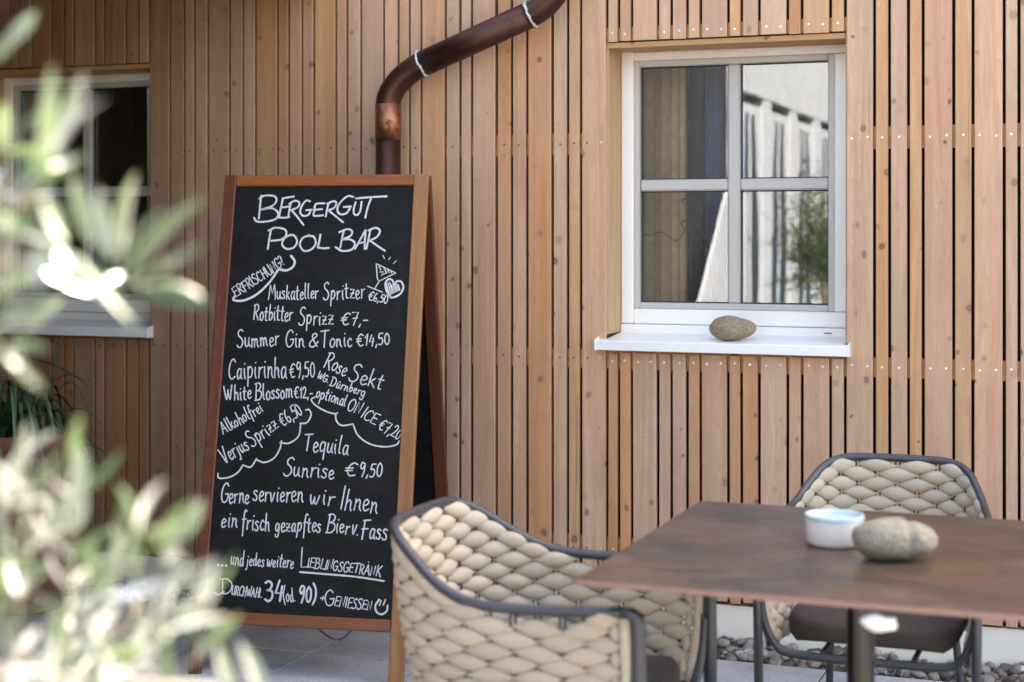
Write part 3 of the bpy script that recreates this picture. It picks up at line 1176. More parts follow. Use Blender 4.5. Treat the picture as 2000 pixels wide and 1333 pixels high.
# local axes: x = ex, y = -nf (backwards), z = up_f ; front face at y = 0
fobj('stile', M['stile_red'], sign, B0, ex, ay, up_f, 0, stile_l, 0, TF, 0, L)
fobj('stile', M['stile_light'], sign, B0, ex, ay, up_f, stile_r, BW, 0, TF, 0, L)
fobj('top_rail', M['rail_orange'], sign, B0, ex, ay, up_f, stile_l, stile_r, .001, TF, rail_t, L - .001)
fobj('bottom_rail', M['rail_red'], sign, B0, ex, ay, up_f, stile_l, stile_r, .001, TF, rail_bb, rail_b)
panel = fobj('blackboard', M['board'], sign, B0, ex, ay, up_f, stile_l + .0005, stile_r - .0005, .009, .014, rail_b + .0005, rail_t - .0005, c=.0005)
# rear frame, hinged at the top
hinge = B0 + up_f * (L - .004) + ay * (TF + .004)
rb = cam2w(-.16, 5.62, 0) - (B0 + ex * BW)
dist_back = rb.dot(en)
foot = B0 + en * dist_back
foot.z = 0
vb = (hinge - foot)
vb = vb - ex * vb.dot(ex)
LB = vb.length
up_b = vb / LB
nb = ex.cross(up_b).normalized()
if nb.dot(en) < 0:
    nb = -nb                                       # backwards
B1 = hinge - up_b * LB
B1.z = max(B1.z, 0)
fobj('stile', M['stile_red'], sign, B1, ex, nb, up_b, 0, .045, 0, .022, 0, LB)
fobj('stile', M['stile_red'], sign, B1, ex, nb, up_b, BW - .045, BW, 0, .022, 0, LB)
fobj('top_rail', M['rail_red'], sign, B1, ex, nb, up_b, .045, BW - .045, .001, .021, LB - .05, LB)
fobj('bottom_rail', M['rail_red'], sign, B1, ex, nb, up_b, .045, BW - .045, .001, .021, .17, .215)
fobj('blackboard', M['board'], sign, B1, ex, nb, up_b, .0455, BW - .0455, .009, .014, .2155, LB - .0505, c=.0005)
for s_ in (.10, BW - .13):
    hb = MB()
    hb.tube([hinge + ex * s_ + V((0, 0, .004)), hinge + ex * (s_ + .05) + V((0, 0, .004))], .004, 8)
    hb.build('hinge', M['steel'], sign)
# thin safety chain between the frames
ca = B0 + ex * .42 + up_f * (rail_bb - .0) + ay * .012
cb = B1 + ex * .42 + up_b * .19 + nb * .002
pts = [ca.lerp(cb, k / 24) - V((0, 0, .11 * math.sin(math.pi * k / 24))) for k in range(25)]
ch = MB()
for k in range(24):
    m_ = (pts[k] + pts[k + 1]) / 2
    d_ = (pts[k + 1] - pts[k]).normalized()
    sd_ = d_.cross(V((0, 0, 1))).normalized() if k % 2 else V((0, 0, 1))
    ring = [m_ + d_ * (math.cos(a) * .0125) + sd_ * (math.sin(a) * .004) for a in [2 * math.pi * q / 10 for q in range(10)]]
    ch.tube(ring, .0012, 5, closed=True)
ch.build('chain', M['steel'], sign)

# ---- handwriting
G = {
    'A': (.62, "0,0 .22,.6 .34,1 .42,.6 .58,0;.12,.36 .52,.38"),
    'B': (.62, ".08,.02 .12,1;.0,.96 .35,1.02 .52,.82 .38,.6 .12,.54;.12,.54 .5,.5 .6,.25 .4,.0 .0,-.04"),
    'C': (.52, ".5,.86 .34,1 .12,.8 .03,.4 .12,.08 .3,0 .5,.12"),
    'D': (.6, ".1,0 .12,1;.0,.98 .3,1 .56,.75 .56,.35 .36,.04 .0,0"),
    'E': (.5, "!.48,.98 .08,.96 .06,.02 .5,.04;!.07,.52 .42,.54"),
    'F': (.5, "!.1,-.02 .12,.96;!.02,.94 .52,1.0;!.0,.5 .42,.54"),
    'G': (.6, ".52,.84 .36,1 .12,.82 .03,.42 .14,.06 .36,0 .54,.2 .55,.42;!.34,.42 .6,.44"),
    'H': (.56, "!.06,0 .08,1;!.5,0 .48,1;!.06,.5 .5,.52"),
    'I': (.18, "!.08,0 .1,1"),
    'K': (.56, "!.08,0 .08,1;!.52,.98 .1,.46;!.16,.5 .56,-.06"),
    'L': (.46, "!.12,1 .06,.02 .48,.04"),
    'M': (.74, "0,-.02 .08,.5 .16,.96;!.16,.96 .36,.36 .56,.98;.56,.98 .64,.5 .68,0"),
    'N': (.6, "!.04,0 .1,.96 .46,.06 .54,1"),
    'O': (.62, ".3,1 .08,.8 .04,.4 .16,.04 .38,.0 .56,.28 .56,.72 .38,.98 .24,1.0"),
    'P': (.54, ".08,0 .1,.5 .12,.98;.0,.92 .3,1.04 .52,.8 .4,.5 .12,.42"),
    'R': (.56, "!.08,0 .1,.98;.0,.94 .32,1.02 .5,.8 .34,.54 .12,.48;!.2,.5 .56,-.04"),
    'S': (.5, ".48,.9 .34,1.0 .14,.88 .14,.66 .36,.48 .44,.24 .3,.02 .1,0 0,.12"),
    'T': (.56, "!.0,.94 .58,1.0;.3,.96 .28,.5 .26,0"),
    'U': (.56, ".06,1 .05,.4 .14,.04 .32,.0 .48,.22 .52,1;.52,.6 .54,0"),
    'V': (.56, ".0,.95 .12,.5 .24,0 .38,.5 .52,1"),
    'W': (.78, ".0,.95 .1,.4 .2,.02 .3,.3 .38,.7;.38,.7 .44,.3 .54,.02 .66,.5 .76,1"),
    'a': (.42, ".34,.46 .16,.52 .04,.3 .1,.02 .26,.08 .34,.4;.34,.5 .34,.12 .42,0"),
    'b': (.40, ".06,1 .05,.4 .08,.02;.06,.34 .22,.52 .36,.34 .26,.04 .08,.02"),
    'c': (.34, ".32,.42 .18,.52 .04,.3 .1,.04 .24,0 .34,.08"),
    'd': (.42, ".34,.44 .16,.5 .04,.26 .12,.0 .28,.08 .34,.4;.36,1 .35,.4 .4,0"),
    'e': (.36, ".04,.24 .22,.28 .32,.4 .2,.52 .06,.38 .06,.12 .18,0 .36,.1"),
    'f': (.32, ".34,.94 .22,1 .14,.8 .13,.3 .12,-.34;!.02,.5 .3,.54"),
    'g': (.42, ".34,.44 .16,.52 .04,.28 .12,.02 .28,.1 .35,.46;.36,.48 .36,0 .26,-.34 .08,-.34 .04,-.2"),
    'h': (.42, ".07,1 .06,.5 .05,0;.06,.3 .2,.5 .32,.4 .33,.15 .4,0"),
    'i': (.2, ".08,.5 .08,.2 .14,0;!.1,.72 .12,.74"),
    'j': (.24, ".14,.5 .14,0 .06,-.32 -.06,-.3;!.16,.72 .18,.74"),
    'k': (.38, ".07,1 .06,.5 .06,0;!.32,.5 .08,.22;!.12,.26 .38,-.02"),
    'l': (.22, ".1,1 .07,.5 .08,.1 .18,0"),
    'm': (.62, ".05,.5 .07,.3 .05,0;.07,.3 .18,.5 .28,.38 .28,0;.29,.32 .4,.5 .5,.4 .51,.15 .6,0"),
    'n': (.42, ".05,.5 .07,.3 .05,0;.07,.3 .2,.5 .31,.4 .32,.15 .42,0"),
    'o': (.40, ".2,.52 .05,.36 .06,.1 .2,.0 .34,.16 .34,.38 .2,.52"),
    'p': (.42, ".06,.5 .06,.1 .04,-.38;.06,.34 .22,.52 .37,.32 .26,.04 .07,.06"),
    'q': (.42, ".34,.44 .16,.52 .04,.28 .12,.02 .3,.12;.35,.5 .34,.1 .33,-.38"),
    'r': (.32, ".05,.5 .07,.3 .06,0;.07,.28 .16,.46 .32,.5"),
    's': (.34, ".3,.46 .16,.52 .06,.4 .26,.22 .26,.04 .1,0 .0,.08"),
    't': (.32, ".14,.86 .12,.4 .14,.04 .28,0;!.0,.56 .3,.58"),
    'u': (.42, ".05,.5 .05,.15 .14,0 .28,.1 .34,.5;.34,.5 .34,.14 .42,0"),
    'v': (.36, ".02,.5 .14,0 .34,.52"),
    'w': (.56, ".02,.5 .08,.08 .18,.02 .26,.4;.26,.4 .3,.06 .4,.04 .52,.5"),
    'y': (.38, ".04,.5 .16,.05;.34,.5 .18,0 .04,-.34"),
    'z': (.38, "!.04,.5 .34,.5 .04,.0 .38,.02;!.06,.26 .32,.27"),
    '0': (.44, ".2,.98 .05,.7 .06,.2 .22,0 .38,.25 .37,.75 .2,.98"),
    '1': (.26, "!.0,.66 .18,.98 .14,0"),
    '2': (.42, ".02,.8 .18,1 .34,.8 .24,.4 .0,.02;!.0,.02 .42,.02"),
    '3': (.42, ".02,.92 .2,1 .36,.82 .24,.56 .12,.54;.14,.54 .36,.48 .38,.18 .2,-.02 .0,.08"),
    '4': (.44, "!.18,1 .02,.36 .42,.38;!.34,.7 .28,-.04"),
    '5': (.42, "!.4,.98 .1,.96;.1,.96 .06,.56 .26,.6 .38,.34 .26,.02 .02,.04"),
    '6': (.42, ".3,1 .1,.7 .04,.26 .18,.0 .36,.16 .3,.44 .08,.34"),
    '7': (.42, "!.02,.94 .38,.98 .16,-.04;!.1,.5 .36,.54"),
    '9': (.42, ".36,.9 .16,1.0 .04,.72 .18,.52 .36,.8;.37,.9 .34,.4 .2,-.04"),
    '€': (.58, ".54,.88 .36,1 .16,.76 .12,.34 .26,.02 .52,.08;!.0,.58 .36,.62;!.0,.38 .34,.42"),
    '&': (.62, ".56,.02 .2,.62 .18,.9 .34,1 .42,.82 .1,.36 .1,.06 .34,.0 .56,.4"),
    '?': (.38, ".02,.84 .16,1 .32,.82 .2,.5 .16,.32;!.15,.06 .17,.08"),
    ',': (.16, "!.1,.08 .03,-.16"),
    '.': (.16, "!.06,.02 .08,.04"),
    '-': (.34, "!.04,.34 .32,.36"),
    '(': (.26, ".22,1.08 .04,.6 .04,.3 .2,-.16"),
    ')': (.26, ".02,1.1 .2,.75 .2,.25 .0,-.16"),
    '+': (.32, "!.02,.32 .3,.34;!.16,.18 .16,.5"),
    "'": (.1, "!.05,.9 .05,1"),
    '½': (.3, "!.05,.1 .06,.12"),
}
G['ü'] = (.42, G['u'][1] + ";!.1,.72 .11,.74;!.28,.72 .29,.74")
G['Ä'] = (.62, G['A'][1] + ";!.3,1.28 .31,1.3")
CROPS = {1: (3.846, 380, 320), 2: (3.508, 380, 580), 3: (3.228, 360, 920), 0: (1, 0, 0)}
SURF = .009 - .0008                          # just in front of the board face


def strokes_of(chr_):
    w, s_ = G[chr_]
    out = []
    for st in s_.split(';'):
        lin = st.startswith('!')
        pts = [tuple(float(q) for q in p.split(',')) for p in st.lstrip('!').split()]
        v3 = [V((a, b, 0)) for a, b in pts]
        if lin and len(v3) == 2:
            v3 = [v3[0], v3[0].lerp(v3[1], .35) + V((0, .008, 0)), v3[0].lerp(v3[1], .7) + V((.004, .006, 0)), v3[1]]
        elif not lin:
            v3 = catmull(v3, 6)
        out.append(v3)
    return w, out


def board_pt(px, py):
    p = on_plane(px, py, B0 + ay * SURF, nf)
    return p


def ribbon(mb, pts_px, wpx):
    """a flat pen stroke lying on the board through photo points; round ends, slightly uneven width"""
    pts = [board_pt(a, b) for a, b in pts_px]
    q = [pts[0]]
    for p in pts[1:]:
        if (p - q[-1]).length > 1e-5:
            q.append(p)
    pts = q
    hw = wpx * 0.92 * 5.05 / F / 2
    if len(pts) == 1:
        c = pts[0]
        mb.add([c + ex * (math.cos(a) * hw) + up_f * (math.sin(a) * hw) for a in [2 * math.pi * k / 10 for k in range(10)]], [tuple(range(10))])
        return
    vs_ = []
    n = len(pts)
    L_ = []
    for i, p in enumerate(pts):
        a, b = pts[max(0, i - 1)], pts[min(n - 1, i + 1)]
        t_ = (b - a).normalized()
        s_ = t_.cross(nf).normalized()
        w = hw * (1 + random.uniform(-.10, .10))
        L_.append((p, t_, s_, w))
    left = [p + s_ * w for p, t_, s_, w in L_]
    right = [p - s_ * w for p, t_, s_, w in L_]
    base = []
    for i in range(n):
        base += [left[i], right[i]]
    fs = [(2 * i, 2 * i + 1, 2 * i + 3, 2 * i + 2) for i in range(n - 1)]
    mb.add(base, fs)
    for (p, t_, s_, w), sg in ((L_[0], -1), (L_[-1], 1)):
        arc = [p + s_ * (math.cos(a) * w) + t_ * (sg * math.sin(a) * w) for a in [math.pi * k / 6 for k in range(7)]]
        mb.add(arc, [tuple(range(7))])


def write(text, crop, x0, y0, x1, y1, cap, pen=2.9, bow=0.0, name='chalk_lettering', slant=.06, parent=None):
    """text along a baseline given in crop coordinates, bow = sagitta upwards, cap = capital height"""
    sc_, ox, oy = CROPS[crop]
    P = V((ox + x0 / sc_, oy + y0 / sc_, 0))
    Q = V((ox + x1 / sc_, oy + y1 / sc_, 0))
    cap = cap / sc_
    bow = bow / sc_
    sp = .09
    total = sum((G[c][0] if c != ' ' else .3) + sp for c in text) - sp
    d = Q - P
    Lp = d.length
    kx = Lp * (.955 if len(text) > 2 else 1) / total
    t_ = d.normalized()
    un = V((t_.y, -t_.x, 0))
    mb = MB()
    xx = 0
    for c in text:
        if c == ' ':
            xx += .3 + sp
            continue
        w, ss = strokes_of(c)
        jit = random.uniform(-.045, .045)
        gs = random.uniform(.92, 1.07)
        sl = slant + random.uniform(-.05, .07)
        for st in ss:
            pts = []
            for p in st:
                u = (xx + (p.x + sl * p.y) * gs) * kx
                s_ = u / Lp
                bb = bow * 4 * s_ * (1 - s_)
                tt = math.atan(bow * 4 * (1 - 2 * s_) / Lp)
                q = P + t_ * u + un * (bb + (p.y * gs + jit) * cap)
                q -= t_ * (math.sin(tt) * p.y * cap)
                pts.append((q.x, q.y))
            ribbon(mb, pts, pen)
        xx += w + sp
    o = mb.build(name, M['chalk'], None)
    attach(o)
    return o


def attach(o):
    """make a world-space object a child of the rotated blackboard, as a sub-part"""
    bpy.context.view_layer.update()
    o.parent = panel
    o.matrix_parent_inverse = panel_inv
    return o


bpy.context.view_layer.update()
panel_inv = panel.matrix_world.inverted()


def stamp(chars, crop, pen, name='chalk_lettering'):
    """each letter stretched into its own box: (char, x0, y0, x1, y1)"""
    sc_, ox, oy = CROPS[crop]
    mb = MB()
    for c, x0, y0, x1, y1 in chars:
        w, ss = strokes_of(c)
        al = [p for st in ss for p in st]
        a0_, a1_ = min(p.x for p in al), max(p.x for p in al)
        b0_, b1_ = min(p.y for p in al), max(p.y for p in al)
        for st in ss:
            ribbon(mb, [(ox + (x0 + (p.x - a0_) / (a1_ - a0_) * (x1 - x0)) / sc_, oy + (y1 - (p.y - b0_) / (b1_ - b0_) * (y1 - y0)) / sc_) for p in st], pen)
    return attach(mb.build(name, M['chalk'], None))


def draw(paths, crop, pen, name='chalk_swash', smooth=True):
    sc_, ox, oy = CROPS[crop]
    mb = MB()
    for path in paths:
        pts = [V((ox + a / sc_, oy + b / sc_, 0)) for a, b in path]
        if smooth and len(pts) > 2:
            pts = catmull(pts, 7)
        ribbon(mb, [(p.x, p.y) for p in pts], pen)
    return attach(mb.build(name, M['chalk'], None))


random.seed(21)
TITLE1 = [[(500, 240), (490, 340), (483, 412)], [(485, 262), (530, 240), (600, 245), (615, 280), (580, 320), (500, 345)],
          [(500, 345), (580, 335), (628, 370), (610, 415), (540, 435), (470, 435), (447, 408)],
          [(660, 262), (700, 254), (748, 247)], [(664, 262), (647, 340), (632, 405)], [(648, 330), (715, 322)], [(632, 405), (680, 406), (712, 400)],
          [(722, 300), (712, 350), (705, 395)], [(712, 302), (750, 280), (785, 290), (778, 325), (725, 350)], [(730, 350), (770, 398), (818, 460)],
          [(868, 283), (838, 278), (805, 320), (794, 365), (815, 392), (855, 385), (872, 350)], [(838, 350), (882, 346)],
          [(975, 298), (912, 304), (900, 350), (895, 390), (930, 392), (966, 388)], [(902, 348), (958, 342)],
          [(1006, 300), (994, 350), (986, 396)], [(996, 302), (1045, 282), (1066, 300), (1048, 332), (1002, 352)], [(1008, 352), (1060, 395), (1115, 440)],
          [(1195, 250), (1150, 245), (1098, 288), (1072, 340), (1090, 378), (1138, 374), (1168, 335)], [(1120, 326), (1175, 322)],
          [(1210, 290), (1196, 340), (1198, 378), (1225, 384), (1246, 350), (1254, 288)],
          [(1212, 262), (1320, 252), (1442, 246)], [(1326, 262), (1300, 330), (1283, 405)]]
TITLE2 = [[(575, 495), (562, 560), (550, 642)], [(556, 502), (610, 481), (678, 495), (688, 535), (650, 570), (575, 580)],
          [(722, 533), (678, 560), (657, 605), (690, 640), (745, 630), (770, 585), (748, 540), (708, 540)],
          [(862, 538), (812, 560), (791, 610), (822, 655), (875, 645), (910, 600), (895, 550), (848, 542)],
          [(946, 534), (935, 590), (925, 630)], [(925, 630), (970, 636), (1008, 633)],
          [(1120, 510), (1106, 570), (1095, 630)], [(1088, 515), (1150, 492), (1184, 510), (1168, 545), (1112, 568)],
          [(1112, 570), (1170, 570), (1204, 600), (1180, 645), (1110, 656), (1060, 628)],
          [(1206, 640), (1245, 570), (1284, 500)], [(1285, 500), (1280, 570), (1278, 640)], [(1228, 598), (1280, 590)],
          [(1320, 500), (1306, 570), (1291, 640)], [(1306, 502), (1360, 482), (1392, 505), (1370, 550), (1312, 580)], [(1320, 580), (1370, 615), (1430, 655)]]
draw(TITLE1, 1, 4.3, 'chalk_lettering')
draw(TITLE2, 1, 4.3, 'chalk_lettering')
write('ERFRISCHUNG?', 1, 312, 1005, 700, 740, 74, 2.5, bow=-4)
draw([[(305, 995), (290, 1015), (310, 1030), (380, 1025), (470, 980), (560, 895), (632, 792)]], 1, 5.0)
draw([[(632, 792), (690, 802), (738, 775), (752, 735), (725, 692)]], 1, 5.2)
write('Muskateller', 1, 555, 1018, 945, 1015, 110, 2.6)
write('Spritzer', 1, 968, 1022, 1292, 1010, 132, 2.6)
write('€6,50', 1, 1300, 1022, 1452, 1052, 62, 2.4)
draw([[(1365, 752), (1505, 818)], [(1512, 822), (1388, 882)], [(1365, 752), (1372, 860), (1386, 885), (1350, 945)], [(1302, 922), (1412, 966)],
      [(1385, 775), (1402, 800), (1388, 815), (1418, 812), (1400, 840), (1440, 820)], [(1425, 790), (1445, 822)], [(1450, 798), (1462, 818)], [(1475, 805), (1480, 822)]], 1, 2.3, 'chalk_cocktail_glass', smooth=False)
draw([[(1415, 690), (1427, 714)], [(1471, 703), (1458, 722)], [(1515, 730), (1494, 750)]], 1, 1.8, 'chalk_rays', smooth=False)
hp = [(1478, 1008), (1445, 960), (1434, 905), (1452, 872), (1482, 872), (1500, 905), (1520, 884), (1550, 886), (1568, 920), (1556, 965), (1520, 995), (1478, 1008)]
draw([hp], 1, 4.2, 'chalk_heart')
draw([[(1440 + k * 13, 905 + (k % 2) * 6 - (12 if 0 < k < 3 else 0)), (1464 + k * 11, 985 - k * 5)] for k in range(8)], 1, 2.6, 'chalk_heart_hatching', smooth=False)
write('Rotbitter', 2, 400, 158, 680, 168, 108, 2.7)
write('Sprizz', 2, 712, 190, 960, 190, 122, 2.7)
write('€7,-', 2, 1000, 190, 1196, 194, 84, 2.7)
write('Summer', 2, 292, 350, 592, 332, 118, 2.8)
write('Gin', 2, 622, 345, 756, 340, 112, 2.8)
write('&', 2, 778, 338, 850, 340, 96, 2.8)
write('Tonic', 2, 862, 345, 1088, 338, 112, 2.8)
write('€14,50', 2, 1112, 340, 1348, 325, 80, 2.7)
write('Caipirinha', 2, 232, 560, 648, 552, 142, 2.8)
write('€9,50', 2, 652, 558, 832, 545, 100, 2.6)
write('Rose', 2, 880, 480, 1036, 548, 112, 2.8)
write('Sekt', 2, 1052, 572, 1290, 642, 122, 2.8)
write('WG.', 2, 835, 556, 918, 592, 52, 2.4)
write('Dürnberg', 2, 925, 606, 1172, 686, 66, 2.4)
write('White', 2, 205, 712, 398, 698, 104, 2.8)
write('Blossom', 2, 415, 708, 682, 690, 112, 2.8)
write('€12,-', 2, 684, 696, 812, 690, 78, 2.5)
write('optional', 2, 828, 690, 1040, 752, 84, 2.5)
write('ON', 2, 1040, 772, 1132, 806, 84, 2.5)
write('ICE', 2, 1135, 822, 1240, 878, 78, 2.5)
write('€7,20', 2, 1252, 905, 1404, 985, 80, 2.5)
draw([[(826, 688), (800, 705), (830, 745), (900, 785), (962, 802), (980, 795)], [(966, 800), (972, 850), (1010, 882), (1085, 872)],
      [(1085, 872), (1120, 950), (1200, 1008), (1300, 1028), (1380, 1015), (1402, 990)]], 2, 3.3)
write('Alkoholfrei', 2, 198, 944, 486, 775, 86, 2.6)
write('Verjus', 2, 205, 1142, 388, 1038, 112, 2.8)
write('Sprizz', 2, 398, 1030, 590, 888, 112, 2.7)
write('€6,50', 2, 602, 890, 752, 800, 86, 2.6)
draw([[(160, 1210), (168, 1243), (240, 1236), (300, 1200), (332, 1152)], [(332, 1154), (385, 1166), (425, 1110)],
      [(425, 1118), (480, 1135), (545, 1105), (585, 1040), (596, 988)], [(586, 1000), (650, 1002), (712, 955), (728, 866)],
      [(722, 868), (770, 862), (798, 812), (786, 775), (762, 776)]], 2, 3.3)
write('Tequila', 2, 745, 1058, 1066, 1080, 126, 2.8)
write('Sunrise', 2, 608, 1225, 972, 1250, 124, 2.9)
write('€', 2, 1025, 1225, 1112, 1228, 96, 2.9)
write('9,50', 2, 1130, 1228, 1290, 1235, 96, 2.9)
write('Gerne', 3, 228, 200, 416, 206, 116, 2.9)
write('servieren', 3, 432, 190, 760, 200, 118, 2.9)
write('wir', 3, 788, 205, 945, 222, 116, 2.9)
write('Ihnen', 3, 978, 240, 1226, 266, 136, 2.9)
write('ein', 3, 230, 355, 336, 360, 112, 2.9)
write('frisch', 3, 360, 370, 546, 378, 118, 2.9)
write('gezapftes', 3, 572, 380, 872, 388, 104, 2.9)
write('Bier', 3, 893, 385, 1045, 398, 108, 2.9)
write('v.', 3, 1052, 402, 1096, 408, 110, 2.9)
write('Fass', 3, 1112, 424, 1282, 440, 124, 3.2)
draw([[(213, 594)], [(238, 597)], [(263, 598)]], 3, 5.4, 'chalk_dots', smooth=False)
write('und', 3, 290, 590, 374, 597, 96, 2.5)
write('jedes', 3, 390, 596, 508, 602, 84, 2.5)
write('weitere', 3, 518, 602, 694, 616, 84, 2.5)
stamp([('L', 736, 484, 785, 608)], 3, 2.7)
write('IEBLINGSGETRÄNK', 3, 775, 606, 1256, 668, 62, 2.5)
draw([[(728, 638), (900, 652), (1080, 668), (1258, 695)]], 3, 3.8)
stamp([('D', 228, 680, 300, 775)], 3, 2.7)
draw([[(192, 772), (215, 780), (250, 762)]], 3, 3.3)
write('URCHWAHL', 3, 296, 780, 496, 800, 58, 2.4)
write('34', 3, 508, 818, 620, 818, 122, 4.6)
write('(od.', 3, 624, 828, 706, 820, 92, 2.6)
write('90)', 3, 722, 826, 836, 822, 104, 4.2)
write('+', 3, 852, 822, 884, 826, 70, 2.5)
stamp([('G', 888, 752, 946, 850)], 3, 2.7)
write('ENIESSEN', 3, 944, 852, 1192, 884, 64, 2.5)
draw([[(1228, 812), (1205, 850), (1212, 890), (1245, 904), (1275, 885), (1282, 850)]], 3, 4.2, 'chalk_smiley')
draw([[(1240, 818), (1230, 850)], [(1268, 812), (1254, 846)]], 3, 2.8, 'chalk_smiley_eyes', smooth=False)

# ------------------------------------------------------------------ table
TX0, TX1, TY0, TY1 = -0.967, -0.02, 2.86, 3.80
table = thing('table', ((TX0 + TX1) / 2, (TY0 + TY1) / 2, 0), 'square rust-brown table on a steel pedestal with a stone and a bowl on it', 'table')
MB().cbox(TX0, TX1, TY0, TY1, .7375, .7500, .0018).build('tabletop', M['table'], table)
ed = MB()
w = .0007
MBE = ed
ed.box(TX0 - w, TX1 + w, TY0 - w, TY0 - .0001, .7385, .7485)
ed.box(TX0 - w, TX0 - .0001, TY0, TY1, .7385, .7485)
ed.build('edge_band', M['table_edge'], table)
tcx, tcy = (TX0 + TX1) / 2 - .017, (TY0 + TY1) / 2
MB().lathe([(.0285, .02), (.0285, .725)], 28, (tcx, tcy, 0)).build('pedestal_column', M['steel'], table)
MB().cbox(tcx - .16, tcx + .16, tcy - .16, tcy + .16, .725, .7365, .003).build('mounting_plate', M['frame_metal'], table)
MB().cbox(tcx - .25, tcx + .25, tcy - .25, tcy + .25, .0, .018, .004).build('base_plate', M['frame_metal'], table)

# white clip under the front edge
clip_c = on_y(1716, 1211, TY0 + .012)
cl = MB()
bm = bmesh.new()
bmesh.ops.create_uvsphere(bm, u_segments=20, v_segments=12, radius=1)
for v in bm.verts:
    u = (v.co.x + 1) / 2
    h = .017 * (0.62 + .38 * u) + .004 * math.sin(u * 5)
    v.co = V((v.co.x * .033, v.co.y * .013 * (1.1 - .4 * abs(v.co.x)), v.co.z * h - .004 * u)) + V((0, 0, -.0))
cl.bm(bm, True)
cl.cbox(.014, .030, -.006, .006, -.012, .010, .002)
cl.xform(Matrix.Translation(clip_c - V((0, 0, .004))))
o = cl.build('tablecloth_clip', M['clip'])
tag(o, 'small white clip hanging under the front edge of the table', 'clip')

# bowl
bc = on_z(1630, 1063, .7502)
bowl = thing('candle_bowl', bc, 'low white ceramic bowl with pale blue top, left of the stone on the table', 'bowl')
R0 = .0605
MB().lathe([(.0, 0), (.050, 0), (.0555, .002), (.0585, .008), (R0 - .0005, .030), (R0, .048), (R0, .053)], 40, bc).build('body', M['ceramic'], bowl)
MB().lathe([(R0 + .0002, .0525), (R0 + .0006, .056), (R0 + .0003, .0625), (R0 - .0015, .0635), (R0 - .004, .061), (R0 - .005, .052), (.046, .050), (.0, .0535)], 40, bc).build('blue_rim', M['glaze'], bowl)


def cobble(name, c, sx, sy, sz, mat, rot, label, cleft, seed):
    bm = bmesh.new()
    bmesh.ops.create_icosphere(bm, subdivisions=5, radius=1)
    for v in bm.verts:
        p = v.co.copy()
        x_, y_, z_ = p
        d = 1 + .07 * noise.noise(p * 1.4 + V((seed, 0, 0))) + .02 * noise.noise(p * 4 + V((0, seed, 0)))
        # a soft cleft that wraps over one side, as in a heart-shaped cobble
        if cleft:
            cx_ = cleft[0]
            g_ = math.exp(-((x_ - cx_ - .10 * z_) / .085) ** 2)
            face = max(0.0, -y_ * .9 + cleft[2] * z_ + .15)
            d -= cleft[1] * g_ * min(1, face)
        q = V((x_ * sx * d, y_ * sy * d, z_ * sz * d))
        q.z *= 1.0 - .12 * (x_ + .2)
        v.co = q
    m = Matrix.Translation(c) @ Matrix.Rotation(rot, 4, 'Z')
    lo = min(v.co.z for v in bm.verts)
    for v in bm.verts:
        v.co.z = max(v.co.z, lo + sz * .06)
        v.co = m @ (v.co - V((0, 0, lo + sz * .06)))
    o = MB().bm(bm, True).build(name, mat)
    return tag(o, label, 'stone')


cobble('stone', on_z(1748, 1092, .7502), .0865, .060, .0425, M['stone_table'], YAW, 'large grey-green cobble with a cleft, beside the bowl on the table', (.28, .26, .8), 3.1)
sc = on_z(1432, 657, 1.0335)
cobble('stone', V((on_y(1432, 640, 5.36).x, 5.355, 1.0345)), .0790, .048, .0425, M['stone_sill'], .15, 'brown speckled cobble lying on the white window sill', (.25, .06, .9), 8.7)


# ------------------------------------------------------------------ woven chairs
def lens_mesh(seed):
    """one padded strand of the weave, unit length along x, unit height along z, unit thickness along y"""
    rnd = random.Random(seed)
    nu, nv = 12, 10
    vs_, fs = [], []
    k1, k2 = rnd.uniform(-.06, .06), rnd.uniform(-.05, .05)
    for i in range(nu + 1):
        t_ = -1 + 2 * i / nu
        h = max(.15, (1 - abs(t_) ** 1.8) ** .9)
        th = max(.30, (1 - abs(t_) ** 2.2) ** .7)
        for j in range(nv):
            a = 2 * math.pi * j / nv
            cz, cy = math.sin(a), math.cos(a)
            cz = math.copysign(abs(cz) ** .85, cz)
            vs_.append((t_ * .5, cy * th * .5 + .08 * (1 - t_ * t_), cz * h * .5 + k1 * t_ * t_ * .5 + k2 * t_ * .5))
    for i in range(nu):
        for j in range(nv):
            fs.append((i * nv + j, (i + 1) * nv + j, (i + 1) * nv + (j + 1) % nv, i * nv + (j + 1) % nv))
    fs.append(tuple(range(nv)))
    fs.append(tuple(reversed([nu * nv + j for j in range(nv)])))
    return MB().add(vs_, fs, True).mesh('woven_pad', M['pad'])


